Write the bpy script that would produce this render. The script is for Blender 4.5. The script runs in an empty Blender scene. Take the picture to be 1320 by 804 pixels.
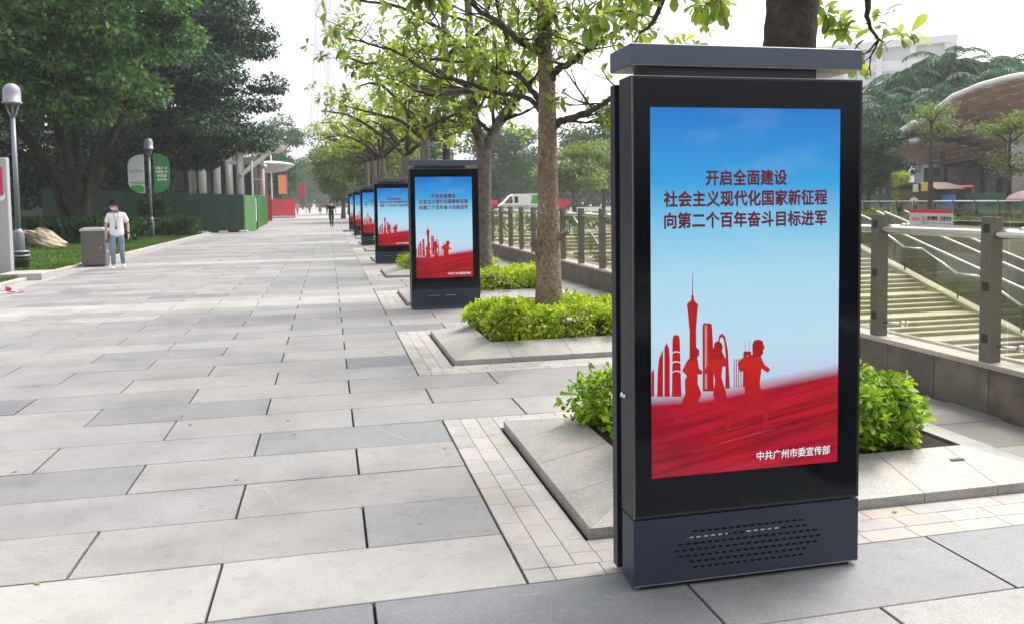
import bpy, math, random
import numpy as np
from mathutils import Vector, Matrix
PI = math.pi
R = math.radians
sc = bpy.context.scene
C = sc.collection

# ------------------------------------------------------------------ camera, light, exposure
EXPOSURE = 1.25
def make_camera():
    yaw, pitch, roll = 0.220443446, 0.057182371, -0.014088224
    cy, sy, cp, sp = math.cos(yaw), math.sin(yaw), math.cos(pitch), math.sin(pitch)
    f = Vector((sy*cp, cy*cp, -sp)); r = Vector((cy, -sy, 0)); u = r.cross(f)
    cr, sr = math.cos(roll), math.sin(roll)
    r2 = cr*r + sr*u; u2 = -sr*r + cr*u
    m = Matrix(((r2.x, u2.x, -f.x, 0), (r2.y, u2.y, -f.y, 0), (r2.z, u2.z, -f.z, 1.70), (0, 0, 0, 1)))
    cam = bpy.data.cameras.new('camera'); o = bpy.data.objects.new('camera', cam); C.objects.link(o)
    o.matrix_world = m
    cam.sensor_fit = 'HORIZONTAL'; cam.sensor_width = 36
    cam.lens = 1052.74/1320*36
    cam.shift_y = -(402-318.73)/1320
    cam.clip_start = .05; cam.clip_end = 5000
    sc.camera = o
    return r2, u2, f
CAMR, CAMU, CAMF = make_camera()
def proj(p):
    d = Vector(p) - Vector((0, 0, 1.7)); z = d.dot(CAMF)
    if z <= .1: return -1e6, -1e6
    return 660 + 1052.74*d.dot(CAMR)/z, 318.73 - 1052.74*d.dot(CAMU)/z

SUN_EL, SUN_AZ = 58, 62          # azimuth clockwise from +Y
w = bpy.data.worlds.new('World'); sc.world = w; w.use_nodes = True
nt = w.node_tree; nt.nodes.clear()
sky = nt.nodes.new('ShaderNodeTexSky'); sky.sky_type = 'NISHITA'; sky.sun_disc = False
sky.sun_elevation = R(SUN_EL); sky.sun_rotation = R(SUN_AZ)
sky.dust_density = 5.0; sky.air_density = 1.2; sky.altitude = 0
hs = nt.nodes.new('ShaderNodeHueSaturation'); hs.inputs['Saturation'].default_value = .22; hs.inputs['Value'].default_value = 1.0
bg = nt.nodes.new('ShaderNodeBackground'); bg.inputs['Strength'].default_value = .15
out = nt.nodes.new('ShaderNodeOutputWorld')
nt.links.new(sky.outputs[0], hs.inputs['Color']); nt.links.new(hs.outputs[0], bg.inputs[0]); nt.links.new(bg.outputs[0], out.inputs[0])
sun = bpy.data.lights.new('sun', 'SUN'); sun.energy = 1.35; sun.angle = R(22); sun.color = (1, .96, .9)
so = bpy.data.objects.new('sun', sun); C.objects.link(so)
sd = Vector((math.sin(R(SUN_AZ))*math.cos(R(SUN_EL)), math.cos(R(SUN_AZ))*math.cos(R(SUN_EL)), math.sin(R(SUN_EL))))
so.rotation_euler = sd.to_track_quat('Z', 'Y').to_euler()
sc.view_settings.view_transform = 'Standard'; sc.view_settings.look = 'None'
sc.view_settings.exposure = EXPOSURE; sc.view_settings.gamma = 1; sc.view_settings.use_curve_mapping = False
LIT = 1/2**EXPOSURE              # screen emission that shows at its own sRGB value
sc.cycles.max_bounces = 6; sc.cycles.transparent_max_bounces = 12
sc.cycles.volume_bounces = 1

def lin(r, g, b):
    f = lambda c: (c/255/12.92) if c/255 <= .04045 else ((c/255+.055)/1.055)**2.4
    return (f(r), f(g), f(b))

# ------------------------------------------------------------------ materials
class NT:
    def __init__(s, name):
        s.m = bpy.data.materials.new(name); s.m.use_nodes = True
        s.t = s.m.node_tree; s.t.nodes.clear()
        s.o = s.t.nodes.new('ShaderNodeOutputMaterial')
    def n(s, typ, **kw):
        x = s.t.nodes.new('ShaderNode'+typ)
        for k, v in kw.items():
            if k.startswith('_'): setattr(x, k[1:], v)
        return x
    def l(s, a, b): s.t.links.new(a, b)
    def val(s, x, inp, v):
        if hasattr(v, 'links') or hasattr(v, 'is_output'): s.l(v, x.inputs[inp])
        else:
            x.inputs[inp].default_value = v if not isinstance(v, tuple) or len(v) != 3 or x.inputs[inp].type == 'VECTOR' else (*v, 1)
    def math(s, op, a, b=0., clamp=False):
        x = s.n('Math', _operation=op); x.use_clamp = clamp; s.val(x, 0, a); s.val(x, 1, b); return x.outputs[0]
    def mix(s, f, a, b, blend='MIX'):
        x = s.n('MixRGB', _blend_type=blend); s.val(x, 0, f); s.val(x, 1, a); s.val(x, 2, b); return x.outputs[0]
    def coord(s, which='Object', scale=(1, 1, 1), rot=(0, 0, 0)):
        c = s.n('TexCoord'); mp = s.n('Mapping'); s.l(c.outputs[which], mp.inputs[0])
        mp.inputs['Scale'].default_value = scale; mp.inputs['Rotation'].default_value = rot
        return mp.outputs[0]
    def noise(s, vec, scale, detail=4, rough=.55):
        x = s.n('TexNoise'); s.l(vec, x.inputs['Vector']); x.inputs['Scale'].default_value = scale
        x.inputs['Detail'].default_value = detail; x.inputs['Roughness'].default_value = rough
        return x.outputs['Fac']
    def ramp(s, f, stops):
        x = s.n('ValToRGB'); s.l(f, x.inputs[0]); e = x.color_ramp.elements
        while len(e) < len(stops): e.new(.5)
        for i, (p, c) in enumerate(stops):
            e[i].position = p; e[i].color = (*c, 1) if isinstance(c, tuple) else (c, c, c, 1)
        return x.outputs[0]
    def rnd(s):
        a = s.n('ObjectInfo').outputs['Random']; b = s.n('NewGeometry').outputs['Random Per Island']
        return s.math('FRACT', s.math('ADD', a, b))
    def pbr(s, col, rough=.6, metal=0., bump=None, bstr=.2, bdist=.01, spec=.5, **kw):
        b = s.n('BsdfPrincipled'); s.val(b, 'Base Color', col); s.val(b, 'Roughness', rough); s.val(b, 'Metallic', metal)
        s.val(b, 'Specular IOR Level', spec)
        for k, v in kw.items(): s.val(b, k.replace('_', ' '), v)
        if bump is not None:
            bp = s.n('Bump'); bp.inputs['Strength'].default_value = bstr; bp.inputs['Distance'].default_value = bdist
            s.l(bump, bp.inputs['Height']); s.l(bp.outputs[0], b.inputs['Normal'])
        return b.outputs[0]
    def done(s, shader): s.l(shader, s.o.inputs['Surface']); return s.m

def plain(name, col, rough=.6, metal=0., var=.25, scale=6., bump=.15, bdist=.004, spec=.5):
    t = NT(name); v = t.coord()
    n = t.noise(v, scale, 6); n2 = t.noise(v, scale*9, 4)
    f = t.math('ADD', t.math('MULTIPLY', n, .7), t.math('MULTIPLY', n2, .3))
    c = t.mix(1., col, t.ramp(f, [(.25, 1-var), (.75, 1+var*.6)]), 'MULTIPLY')
    r = t.math('ADD', rough-.06, t.math('MULTIPLY', n, .12))
    return t.done(t.pbr(c, r, metal, n2, bump, bdist, spec))

def granite(name, cols, speck=.36, speck_scale=190., rough=.55, streak=True, rvar=.5, warm=.0):
    t = NT(name); v = t.coord('Generated'); o = t.n('TexCoord').outputs['Object']
    g = t.n('NewGeometry').outputs['Position']
    mp = t.n('Mapping'); t.l(g, mp.inputs[0])
    rn = t.rnd()
    base = t.ramp(rn, [(i/(len(cols)-1), c) for i, c in enumerate(cols)])
    sp = t.math('ADD', t.math('MULTIPLY', t.noise(mp.outputs[0], speck_scale, 3, .8), .5), t.math('MULTIPLY', t.noise(mp.outputs[0], speck_scale*.38, 4, .8), .5))
    base = t.mix(1., base, t.ramp(sp, [(.34, 1-speck*1.3), (.5, 1.), (.66, 1+speck)]), 'MULTIPLY')
    big = t.noise(mp.outputs[0], 1.7, 5, .6)
    base = t.mix(1., base, t.ramp(big, [(.3, .80), (.5, 1.), (.72, 1.12)]), 'MULTIPLY')
    med = t.noise(mp.outputs[0], 9, 6, .7)
    base = t.mix(t.math('MULTIPLY', t.ramp(med, [(.52, 0.), (.72, 1.)]), .42), base, (.62*cols[0][0], .58*cols[0][1], .55*cols[0][2]))
    if warm:
        wn = t.noise(mp.outputs[0], 3.1, 4, .6)
        base = t.mix(t.math('MULTIPLY', t.ramp(wn, [(.52, 0.), (.7, 1.)]), warm), base, (.5, .36, .24))
    if streak:
        m2 = t.n('Mapping'); t.l(g, m2.inputs[0]); m2.inputs['Scale'].default_value = (1.2, 14, 1); m2.inputs['Rotation'].default_value = (0, 0, .35)
        st = t.noise(m2.outputs[0], 2.2, 5, .7)
        base = t.mix(t.math('MULTIPLY', t.ramp(st, [(.60, 0.), (.72, 1.)]), .3), base, (.42, .42, .42))
    if streak:      # trodden gum and drip spots
        vo = t.n('TexVoronoi'); t.l(mp.outputs[0], vo.inputs['Vector']); vo.inputs['Scale'].default_value = 2.6
        sp2 = t.math('MULTIPLY', t.ramp(vo.outputs['Distance'], [(.028, 1.), (.045, 0.)]), t.ramp(med, [(.45, 0.), (.5, 1.)]))
        base = t.mix(t.math('MULTIPLY', sp2, .6), base, (.05, .05, .05))
        dr = t.noise(mp.outputs[0], .75, 6, .75)
        base = t.mix(t.math('MULTIPLY', t.ramp(dr, [(.5, 0.), (.68, 1.)]), .3), base, (.11, .105, .10))
    r = t.math('ADD', rough-.12, t.math('MULTIPLY', big, .3))
    h = t.math('ADD', sp, t.math('MULTIPLY', med, .6))
    return t.done(t.pbr(base, r, 0., h, .25, .0025))

def leafmat(name, cols, trans=.35, rough=.45, clump=.8, spec=.4):
    t = NT(name); v = t.coord()
    rn = t.rnd()
    c = t.ramp(rn, [(i/(len(cols)-1), x) for i, x in enumerate(cols)])
    n = t.noise(v, clump, 3)
    c = t.mix(1., c, t.ramp(n, [(.3, .6), (.5, 1.), (.72, 1.35)]), 'MULTIPLY')
    b = t.pbr(c, rough, spec=spec)
    tr = t.n('BsdfTranslucent'); t.l(t.mix(1., c, (1.25, 1.3, .55), 'MULTIPLY'), tr.inputs[0])
    m = t.n('MixShader'); m.inputs[0].default_value = trans; t.l(b, m.inputs[1]); t.l(tr.outputs[0], m.inputs[2])
    return t.done(m.outputs[0])

def bark(name, cols, scale=14.):
    t = NT(name); v = t.coord('Object', (1, 1, .75))
    n = t.noise(v, scale, 7, .7); n2 = t.noise(v, 2.5, 4)
    vo = t.n('TexVoronoi'); t.l(v, vo.inputs['Vector']); vo.inputs['Scale'].default_value = scale*2.2
    c = t.ramp(n, [(.3, cols[0]), (.5, cols[1]), (.72, cols[2])])
    c = t.mix(t.math('MULTIPLY', t.ramp(n2, [(.45, 0.), (.65, 1.)]), .5), c, tuple(x*.45 for x in cols[1]))
    h = t.math('ADD', t.math('MULTIPLY', n, 1.), t.math('MULTIPLY', vo.outputs['Distance'], .8))
    return t.done(t.pbr(c, .9, 0., h, .9, .02, spec=.2))

def emit(name, col, s=1.):
    t = NT(name)
    return t.done(t.pbr((.01, .01, .01), .15, Emission_Color=col, Emission_Strength=LIT*s, spec=.3))

MT = {}
MT['slab'] = granite('grey_granite_slab', [(0.177, 0.174, 0.175), (0.215, 0.206, 0.205), (0.25, 0.239, 0.232), (0.205, 0.199, 0.201), (0.273, 0.257, 0.247), (0.227, 0.218, 0.215)])
MT['light_slab'] = granite('light_granite_slab', [(0.279, 0.268, 0.254), (0.312, 0.299, 0.282), (0.296, 0.288, 0.274)], .2, streak=False)
MT['dark_slab'] = granite('dark_granite_slab', [(0.144, 0.149, 0.161), (0.175, 0.179, 0.187), (0.19, 0.191, 0.195)])
MT['brick'] = granite('pale_granite_sett', [(0.304, 0.284, 0.264), (0.35, 0.323, 0.3), (0.277, 0.267, 0.257), (0.37, 0.35, 0.33), (0.317, 0.284, 0.254)], .16, streak=False, warm=.3)
MT['border'] = granite('planter_border_granite', [(0.269, 0.26, 0.243), (0.318, 0.3, 0.274), (0.294, 0.28, 0.267)], .38, 150, warm=.25, streak=False)
MT['curb'] = granite('light_kerb', [(0.36, 0.338, 0.315), (0.39, 0.367, 0.345)], .2, streak=False)
MT['joint'] = plain('dark_joint', (.018, .017, .011), .95)
MT['far_paving'] = plain('far_paving', (.29, .28, .27), .8, scale=.4)
MT['wall_stone'] = granite('brown_wall_stone', [(.12, .098, .08), (.15, .118, .095), (.105, .09, .078), (.14, .125, .108)], .3, 120, .6, streak=False, warm=.22)
MT['coping'] = granite('coping_stone', [(.42, .37, .33), (.46, .41, .37)], .2, streak=False)
MT['steel'] = plain('brushed_steel_post', (.19, .178, .155), .4, .75, .25, 8, .05)
MT['steel_bright'] = plain('polished_steel_rail', (.62, .60, .57), .22, 1., .1, 8, .02)
MT['steel_dark'] = plain('dark_fitting', (.05, .048, .045), .4, .6)
MT['soil'] = plain('dark_soil', (.035, .024, .011), 1., scale=25, bump=.6, bdist=.03)
MT['bark'] = bark('trunk_bark', [(.09, .06, .04), (.25, .18, .125), (.44, .34, .25)], 26.)
MT['bark_dark'] = bark('dark_bark', [(.03, .024, .02), (.065, .052, .043), (.12, .10, .082)])
MT['bark_shaded'] = bark('shaded_ficus_bark', [(.018, .014, .012), (.04, .032, .026), (.075, .06, .05)])  # bark darkened further: shade under the crown put into its colour
MT['bark_grey'] = bark('grey_bark', [(.08, .07, .06), (.17, .15, .125), (.27, .24, .2)])
MT['leaf_hedge'] = leafmat('hedge_leaf', [(.16, .27, .015), (.30, .42, .02), (.44, .52, .03), (.36, .46, .025), (.52, .56, .05)], .4, clump=3., spec=.25)
MT['leaf_hedge_deep'] = leafmat('deep_hedge_leaf', [(.07, .17, .02), (.16, .30, .02), (.28, .43, .03), (.40, .50, .05)], .4, clump=3., spec=.25)
MT['leaf_big'] = leafmat('broad_leaf', [(.09, .15, .045), (.17, .24, .06), (.24, .31, .07), (.13, .18, .08), (.36, .39, .09)], .58, clump=1.2, spec=.25)
MT['leaf_big_far'] = leafmat('broad_leaf_far', [(.10, .165, .05), (.17, .24, .065), (.25, .31, .08), (.34, .35, .10)], .58, clump=.8, spec=.25)
MT['leaf_ficus'] = leafmat('ficus_leaf', [(.022, .09, .032), (.042, .145, .048), (.07, .19, .062), (.11, .25, .06), (.27, .40, .08)], .28, .42, .35, .35)
MT['leaf_dark'] = leafmat('dark_leaf', [(.012, .042, .030), (.02, .062, .045), (.032, .082, .055), (.05, .11, .06)], .18, .45, .4, .3)
MT['leaf_far'] = leafmat('far_leaf', [(.025, .075, .04), (.04, .11, .05), (.06, .13, .06)], .2, .7, .3, .15)
MT['leaf_pale'] = leafmat('pale_leaf', [(.09, .15, .035), (.15, .21, .05), (.22, .27, .07)], .35, .6, .3)
MT['leaf_palm'] = leafmat('palm_leaf', [(.02, .08, .05), (.035, .12, .065), (.06, .16, .075)], .2, .55, .3, .2)
MT['lawn'] = plain('lawn', (.06, .12, .02), .95, var=.45, scale=1.3)
MT['grass'] = leafmat('grass_blade', [(.05, .12, .015), (.08, .17, .02), (.12, .19, .03)], .3, .7, .5)
MT['cover'] = leafmat('ground_cover_leaf', [(.01, .04, .012), (.02, .065, .02), (.035, .09, .025)], .2, .6, .7, .15)
def coated(name, col, rough, dust):
    t = NT(name); v = t.coord(); n = t.noise(v, 2.2, 6, .7); f = t.noise(v, 160, 2, .7)
    z = t.n('SeparateXYZ'); t.l(v, z.inputs[0]); low = t.ramp(z.outputs[2], [(0., 1.), (.12, .25), (.5, 0.)])
    d = t.math('MULTIPLY', t.math('ADD', t.ramp(n, [(.42, 0.), (.75, 1.)]), low, True), dust)
    c = t.mix(d, col, (.22, .21, .19)); r = t.math('ADD', rough-.05, t.math('MULTIPLY', n, .18))
    return t.done(t.pbr(c, r, .1, f, .12, .0008))
MT['navy'] = coated('navy_powder_coat', (.014, .022, .046), .42, .045)
MT['navy_side'] = coated('dark_powder_coat', (.008, .010, .019), .42, .035)
MT['cap_sky'] = coated('sky_tinted_cap', (.062, .076, .115), .42, .05)  # blue-grey tint paints the sky's reflection onto the cap
MT['black_glass'] = plain('black_glass', (.004, .005, .008), .09, 0., .02, 3, 0., spec=.22)
MT['trim'] = plain('thin_metal_trim', (.35, .33, .31), .3, .8)
MT['chrome'] = plain('chrome', (.8, .8, .82), .12, 1.)
MT['void'] = plain('dark_cavity', (.004, .004, .005), .9)
MT['slot_light'] = plain('pale_slot_light', (.85, .85, .85), .5)
MT['white'] = plain('white_paint', (.78, .78, .77), .5)
MT['cream'] = plain('cream_concrete', (.55, .53, .48), .8, scale=.6)
MT['concrete'] = plain('beige_concrete', (.40, .385, .31), .85, scale=.5)
MT['grey_conc'] = plain('grey_concrete', (.27, .265, .25), .85, scale=.5)
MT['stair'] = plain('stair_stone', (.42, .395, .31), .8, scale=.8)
MT['stair_riser_shaded'] = plain('shaded_riser_stone', (.33, .31, .24), .85, scale=.8)  # stair stone darkened so the risers carry painted shade
MT['lamp_grey'] = plain('lamp_post_grey', (.19, .20, .23), .45, .3, .1)
MT['lamp_dome'] = plain('lamp_dome_grey', (.27, .26, .31), .4, .2, .1)
MT['sign_grey'] = plain('sign_panel_grey', (.40, .38, .41), .5, .2, .05)
MT['magenta'] = plain('magenta_panel', (.62, .012, .09), .5, var=.05)
MT['red'] = plain('red_plastic', (.62, .02, .04), .5, var=.1)
MT['pinkred'] = plain('faded_red_plastic', (.75, .06, .08), .5, var=.1)
MT['red_panel'] = plain('red_panel', (.42, .008, .025), .55)
MT['tape_red'] = plain('tape_red', (.65, .03, .1), .4)
MT['bin'] = plain('brown_steel_bin', (.15, .135, .13), .42, .45, .12)
MT['bin_lid'] = plain('pale_steel_lid', (.5, .48, .48), .4, .5)
MT['rock'] = plain('brown_rock', (.48, .37, .27), .9, var=.5, scale=2.2, bump=.8, bdist=.06)
MT['fence_shaded'] = plain('shaded_green_panel', (.012, .05, .03), .6, var=.12, scale=2)  # tree shade on the fence front is put into this darker green
MT['fence_lit'] = plain('green_panel', (.10, .27, .09), .6, var=.12, scale=2)  # the same fence green, painted brighter for its sunlit side
MT['hoard'] = plain('green_hoarding', (.012, .10, .065), .6, var=.1, scale=2)
MT['green_banner'] = plain('green_banner', (.02, .22, .045), .5, var=.08)
MT['white_banner'] = plain('white_banner', (.62, .62, .66), .5, var=.1)
MT['bright_green'] = plain('bright_green', (.04, .36, .02), .5)
MT['orange'] = plain('orange_banner', (.72, .30, .1), .5)
MT['blue'] = plain('blue_panel', (.03, .22, .6), .5)
MT['yellow'] = plain('yellow_sign', (.6, .4, .05), .5)
MT['dark_wall'] = plain('dark_facade', (.022, .021, .023), .6, scale=.7)
MT['brown_wall'] = plain('brown_facade', (.1, .055, .035), .7, scale=.7)
MT['shell'] = plain('copper_shingle', (.62, .42, .31), .5, .1, .35, 1.5)
MT['shell_pale'] = plain('pale_copper_shingle', (.70, .55, .44), .5, .1, .3, 1.5)
MT['dglass'] = plain('dark_window_glass', (.02, .025, .035), .1, spec=.7)
MT['lglass'] = plain('pale_window_glass', (.16, .18, .19), .2, spec=.4)
MT['skin'] = plain('skin', (.52, .31, .22), .55, var=.06, spec=.3)
MT['shirt'] = plain('white_cotton', (.78, .78, .80), .9, var=.06, scale=10)
MT['jeans'] = plain('blue_denim', (.21, .25, .34), .9, var=.4, scale=6)
MT['hair'] = plain('black_hair', (.008, .007, .007), .8, spec=.1)
MT['black_cloth'] = plain('black_cloth', (.015, .015, .017), .9)
MT['shoe_white'] = plain('white_shoe', (.8, .8, .8), .6)
MT['mask'] = plain('face_mask', (.55, .62, .72), .8)
MT['cloth_orange'] = plain('orange_cloth', (.72, .32, .22), .9)
MT['cloth_grey'] = plain('grey_cloth', (.2, .19, .2), .9)
MT['cloth_blue'] = plain('blue_cloth', (.28, .32, .42), .9)
MT['haze_window'] = plain('pale_office_window', (.62, .64, .65), .3)
MT['dull_white'] = plain('greyed_white', (.42, .41, .40), .6)  # white toned down to an even grey
MT['pink'] = plain('pink_parasol', (.78, .5, .52), .7)
MT['tyre'] = plain('tyre', (.015, .015, .015), .8)
MT['black'] = plain('black_print', (.012, .012, .012), .6)
MT['tower'] = plain('tower_steel', (.8, .8, .82), .6, 0.)
MT['esc_side'] = plain('escalator_side', (.20, .21, .19), .6, 0.)

def scuff_material():
    t = NT('pale_scuff'); g = t.n('NewGeometry').outputs['Position']; m2 = t.n('Mapping'); t.l(g, m2.inputs[0])
    n = t.noise(m2.outputs[0], 45, 5, .8); tr = t.n('BsdfTransparent'); p = t.pbr((.42, .42, .42), .8)
    m = t.n('MixShader'); t.l(t.ramp(n, [(.42, 0.), (.62, .6)]), m.inputs[0]); t.l(tr.outputs[0], m.inputs[1]); t.l(p, m.inputs[2]); return t.done(m.outputs[0])
MT['scuff'] = scuff_material()
MT['dry_leaf'] = plain('dry_leaf', (.28, .2, .06), .8)
def glass(name, tint=(.86, .91, .82), refl=.10):
    t = NT(name); tr = t.n('BsdfTransparent'); tr.inputs[0].default_value = (*tint, 1)
    gl = t.n('BsdfGlossy'); gl.inputs['Roughness'].default_value = .02
    lw = t.n('LayerWeight'); lw.inputs['Blend'].default_value = .5
    f = t.math('ADD', .06, t.math('MULTIPLY', t.math('POWER', lw.outputs['Facing'], 4.), .35), True)
    m = t.n('MixShader'); t.l(f, m.inputs[0]); t.l(tr.outputs[0], m.inputs[1]); t.l(gl.outputs[0], m.inputs[2])
    return t.done(m.outputs[0])
MT['glass'] = glass('clear_railing_glass', (.90, .895, .82))
MT['glass_green'] = glass('green_stair_glass', (.76, .82, .72))

def screen_material():
    t = NT('lit_poster_screen'); c = t.n('TexCoord').outputs['Object']
    s = t.n('SeparateXYZ'); t.l(c, s.inputs[0]); x, z = s.outputs[0], s.outputs[2]
    v = t.math('DIVIDE', t.math('SUBTRACT', z, .495), 1.588)
    skyc = t.ramp(v, [(.22, lin(192, 206, 232)), (.36, lin(190, 222, 240)), (.55, lin(172, 219, 239)), (.68, lin(128, 201, 235)), (.80, lin(58, 164, 226)), (1., lin(18, 116, 204))])
    mp = t.n('Mapping'); t.l(c, mp.inputs[0]); mp.inputs['Scale'].default_value = (1, 1, 3)
    cl = t.noise(mp.outputs[0], 2.6, 4)
    skyc = t.mix(t.math('MULTIPLY', t.ramp(cl, [(.5, 0.), (.8, 1.)]), .12), skyc, lin(225, 240, 250))
    # red field: a rising edge with streaks
    u = t.math('MAXIMUM', t.math('SUBTRACT', x, .33), 0.)
    edge = t.math('ADD', .838, t.math('MULTIPLY', u, .118))
    d = t.math('SUBTRACT', edge, z)
    mask = t.ramp(t.math('ADD', t.math('MULTIPLY', d, 14.), .5), [(.05, 0.), (.9, 1.)])
    cx = t.n('CombineXYZ'); slope = t.math('SUBTRACT', z, t.math('MULTIPLY', x, .17))
    t.l(t.math('MULTIPLY', x, .9), cx.inputs[0]); t.l(t.math('MULTIPLY', slope, 26.), cx.inputs[2])
    st = t.noise(cx.outputs[0], 1.0, 5, .65)
    cx2 = t.n('CombineXYZ'); t.l(t.math('MULTIPLY', x, 1.6), cx2.inputs[0]); t.l(t.math('MULTIPLY', slope, 60.), cx2.inputs[2])
    st2 = t.noise(cx2.outputs[0], 1.0, 3, .5)
    red = t.ramp(st, [(.28, lin(92, 8, 20)), (.42, lin(150, 12, 30)), (.55, lin(186, 18, 44)), (.64, lin(176, 22, 46)), (.76, lin(200, 70, 96))])
    red = t.mix(t.math('MULTIPLY', t.ramp(st2, [(.64, 0.), (.72, 1.)]), .6), red, lin(235, 150, 165))
    dk = t.ramp(t.math('ADD', t.math('MULTIPLY', x, 1.1), t.math('MULTIPLY', z, .9)), [(.75, .55), (1.2, 1.)])
    red = t.mix(.55, red, t.mix(1., red, dk, 'MULTIPLY'))
    col = t.mix(mask, skyc, red)
    return t.done(t.pbr((.008, .008, .01), .12, Emission_Color=col, Emission_Strength=LIT*.96, spec=.3))
MT['screen'] = screen_material()
def silhouette_material():
    t = NT('lit_red_silhouette'); c = t.n('TexCoord').outputs['Object']
    s = t.n('SeparateXYZ'); t.l(c, s.inputs[0])
    col = t.ramp(s.outputs[2], [(.67, lin(170, 16, 40)), (.80, lin(172, 16, 36)), (.9, lin(192, 22, 24)), (1.1, lin(196, 34, 22)), (1.25, lin(165, 22, 20))])
    return t.done(t.pbr((.01, .01, .01), .15, Emission_Color=col, Emission_Strength=LIT*.95, spec=.3))
MT['silh'] = silhouette_material()
MT['silh2'] = emit('lit_dark_red_print', lin(176, 14, 22))
MT['pale_band'] = emit('lit_pale_print', lin(226, 226, 236))
MT['text_red'] = emit('lit_maroon_lettering', lin(118, 28, 34))
MT['text_shadow'] = emit('lit_dark_lettering_edge', lin(20, 30, 60))
MT['text_white'] = emit('lit_white_lettering', lin(240, 240, 244))

# ------------------------------------------------------------------ mesh helpers
class MB:
    def __init__(s): s.v = []; s.f = []; s.mi = []; s.cur = 0
    def add(s, vs, fs):
        b = len(s.v); s.v += [tuple(map(float, p)) for p in vs]; s.f += [tuple(b+i for i in f) for f in fs]; s.mi += [s.cur]*len(fs)
        return s
    def box(s, x0, x1, y0, y1, z0, z1, bev=0.):
        if bev <= 0:
            s.add([(x0, y0, z0), (x1, y0, z0), (x1, y1, z0), (x0, y1, z0), (x0, y0, z1), (x1, y0, z1), (x1, y1, z1), (x0, y1, z1)],
                  [(0, 3, 2, 1), (4, 5, 6, 7), (0, 1, 5, 4), (1, 2, 6, 5), (2, 3, 7, 6), (3, 0, 4, 7)])
        else:   # chamfered vertical and top edges
            b = bev
            ring = lambda i, z: [(x0+i+b, y0+i, z), (x1-i-b, y0+i, z), (x1-i, y0+i+b, z), (x1-i, y1-i-b, z), (x1-i-b, y1-i, z), (x0+i+b, y1-i, z), (x0+i, y1-i-b, z), (x0+i, y0+i+b, z)]
            vs = ring(0, z0)+ring(0, z1-b)+ring(b, z1); fs = [tuple(reversed(range(8))), tuple(range(16, 24))]
            for k in range(2):
                for i in range(8): j = (i+1) % 8; fs.append((k*8+i, k*8+j, k*8+8+j, k*8+8+i))
            s.add(vs, fs)
        return s
    def obox(s, c, ax, hx, hy, hz):
        """box about centre c with axes ax (3 vectors) and half sizes"""
        c = Vector(c); a, b, d = [Vector(q).normalized() for q in ax]
        vs = [c+a*hx*i+b*hy*j+d*hz*k for k in (-1, 1) for j in (-1, 1) for i in (-1, 1)]
        return s.add(vs, [(0, 2, 3, 1), (4, 5, 7, 6), (0, 1, 5, 4), (1, 3, 7, 5), (3, 2, 6, 7), (2, 0, 4, 6)])
    def bar(s, p, q, w, h=None):
        p, q = Vector(p), Vector(q); d = q-p; h = h or w
        up = Vector((0, 0, 1)) if abs(d.normalized().z) < .95 else Vector((1, 0, 0))
        a = d.cross(up).normalized(); b = a.cross(d).normalized()
        return s.obox((p+q)/2, (d, a, b), d.length/2, w/2, h/2)
    def tube(s, pts, rad, n=8, cap=True, lump=0., rng=None):
        pts = [Vector(p) for p in pts]; m = len(pts)
        if not hasattr(rad, '__len__'): rad = [rad]*m
        t = [(pts[min(i+1, m-1)]-pts[max(i-1, 0)]).normalized() for i in range(m)]
        a = t[0].cross(Vector((0, 0, 1)) if abs(t[0].z) < .9 else Vector((1, 0, 0))).normalized()
        vs = []
        for i in range(m):
            a = (a - t[i]*a.dot(t[i])).normalized(); b = t[i].cross(a)
            for k in range(n):
                th = 2*PI*k/n; rr = rad[i]*(1+(rng.uniform(-lump, lump) if lump and rng else 0))
                vs.append(pts[i]+(a*math.cos(th)+b*math.sin(th))*rr)
        fs = [(i*n+k, i*n+(k+1) % n, (i+1)*n+(k+1) % n, (i+1)*n+k) for i in range(m-1) for k in range(n)]
        if cap: fs += [tuple(reversed(range(n))), tuple(range((m-1)*n, m*n))]
        return s.add(vs, fs)
    def lathe(s, prof, c=(0, 0, 0), n=16):
        vs = [(c[0]+r*math.cos(2*PI*k/n), c[1]+r*math.sin(2*PI*k/n), c[2]+z) for r, z in prof for k in range(n)]
        m = len(prof)
        fs = [(i*n+k, i*n+(k+1) % n, (i+1)*n+(k+1) % n, (i+1)*n+k) for i in range(m-1) for k in range(n)]
        fs += [tuple(reversed(range(n))), tuple(range((m-1)*n, m*n))]
        return s.add(vs, fs)
    def prism(s, poly, y0, y1):
        """poly in (x,z), extruded along y"""
        n = len(poly); vs = [(x, y0, z) for x, z in poly]+[(x, y1, z) for x, z in poly]
        return s.add(vs, [tuple(range(n)), tuple(reversed(range(n, 2*n)))]+[(i, i+n, (i+1) % n+n, (i+1) % n) for i in range(n)])
    def prismx(s, poly, x0, x1):
        """poly in (y,z), extruded along x"""
        n = len(poly); vs = [(x0, y, z) for y, z in poly]+[(x1, y, z) for y, z in poly]
        return s.add(vs, [tuple(reversed(range(n))), tuple(range(n, 2*n))]+[(i, (i+1) % n, (i+1) % n+n, i+n) for i in range(n)])
    def prismz(s, poly, z0, z1):
        n = len(poly); vs = [(x, y, z0) for x, y in poly]+[(x, y, z1) for x, y in poly]
        return s.add(vs, [tuple(reversed(range(n))), tuple(range(n, 2*n))]+[(i, (i+1) % n, (i+1) % n+n, i+n) for i in range(n)])
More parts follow.
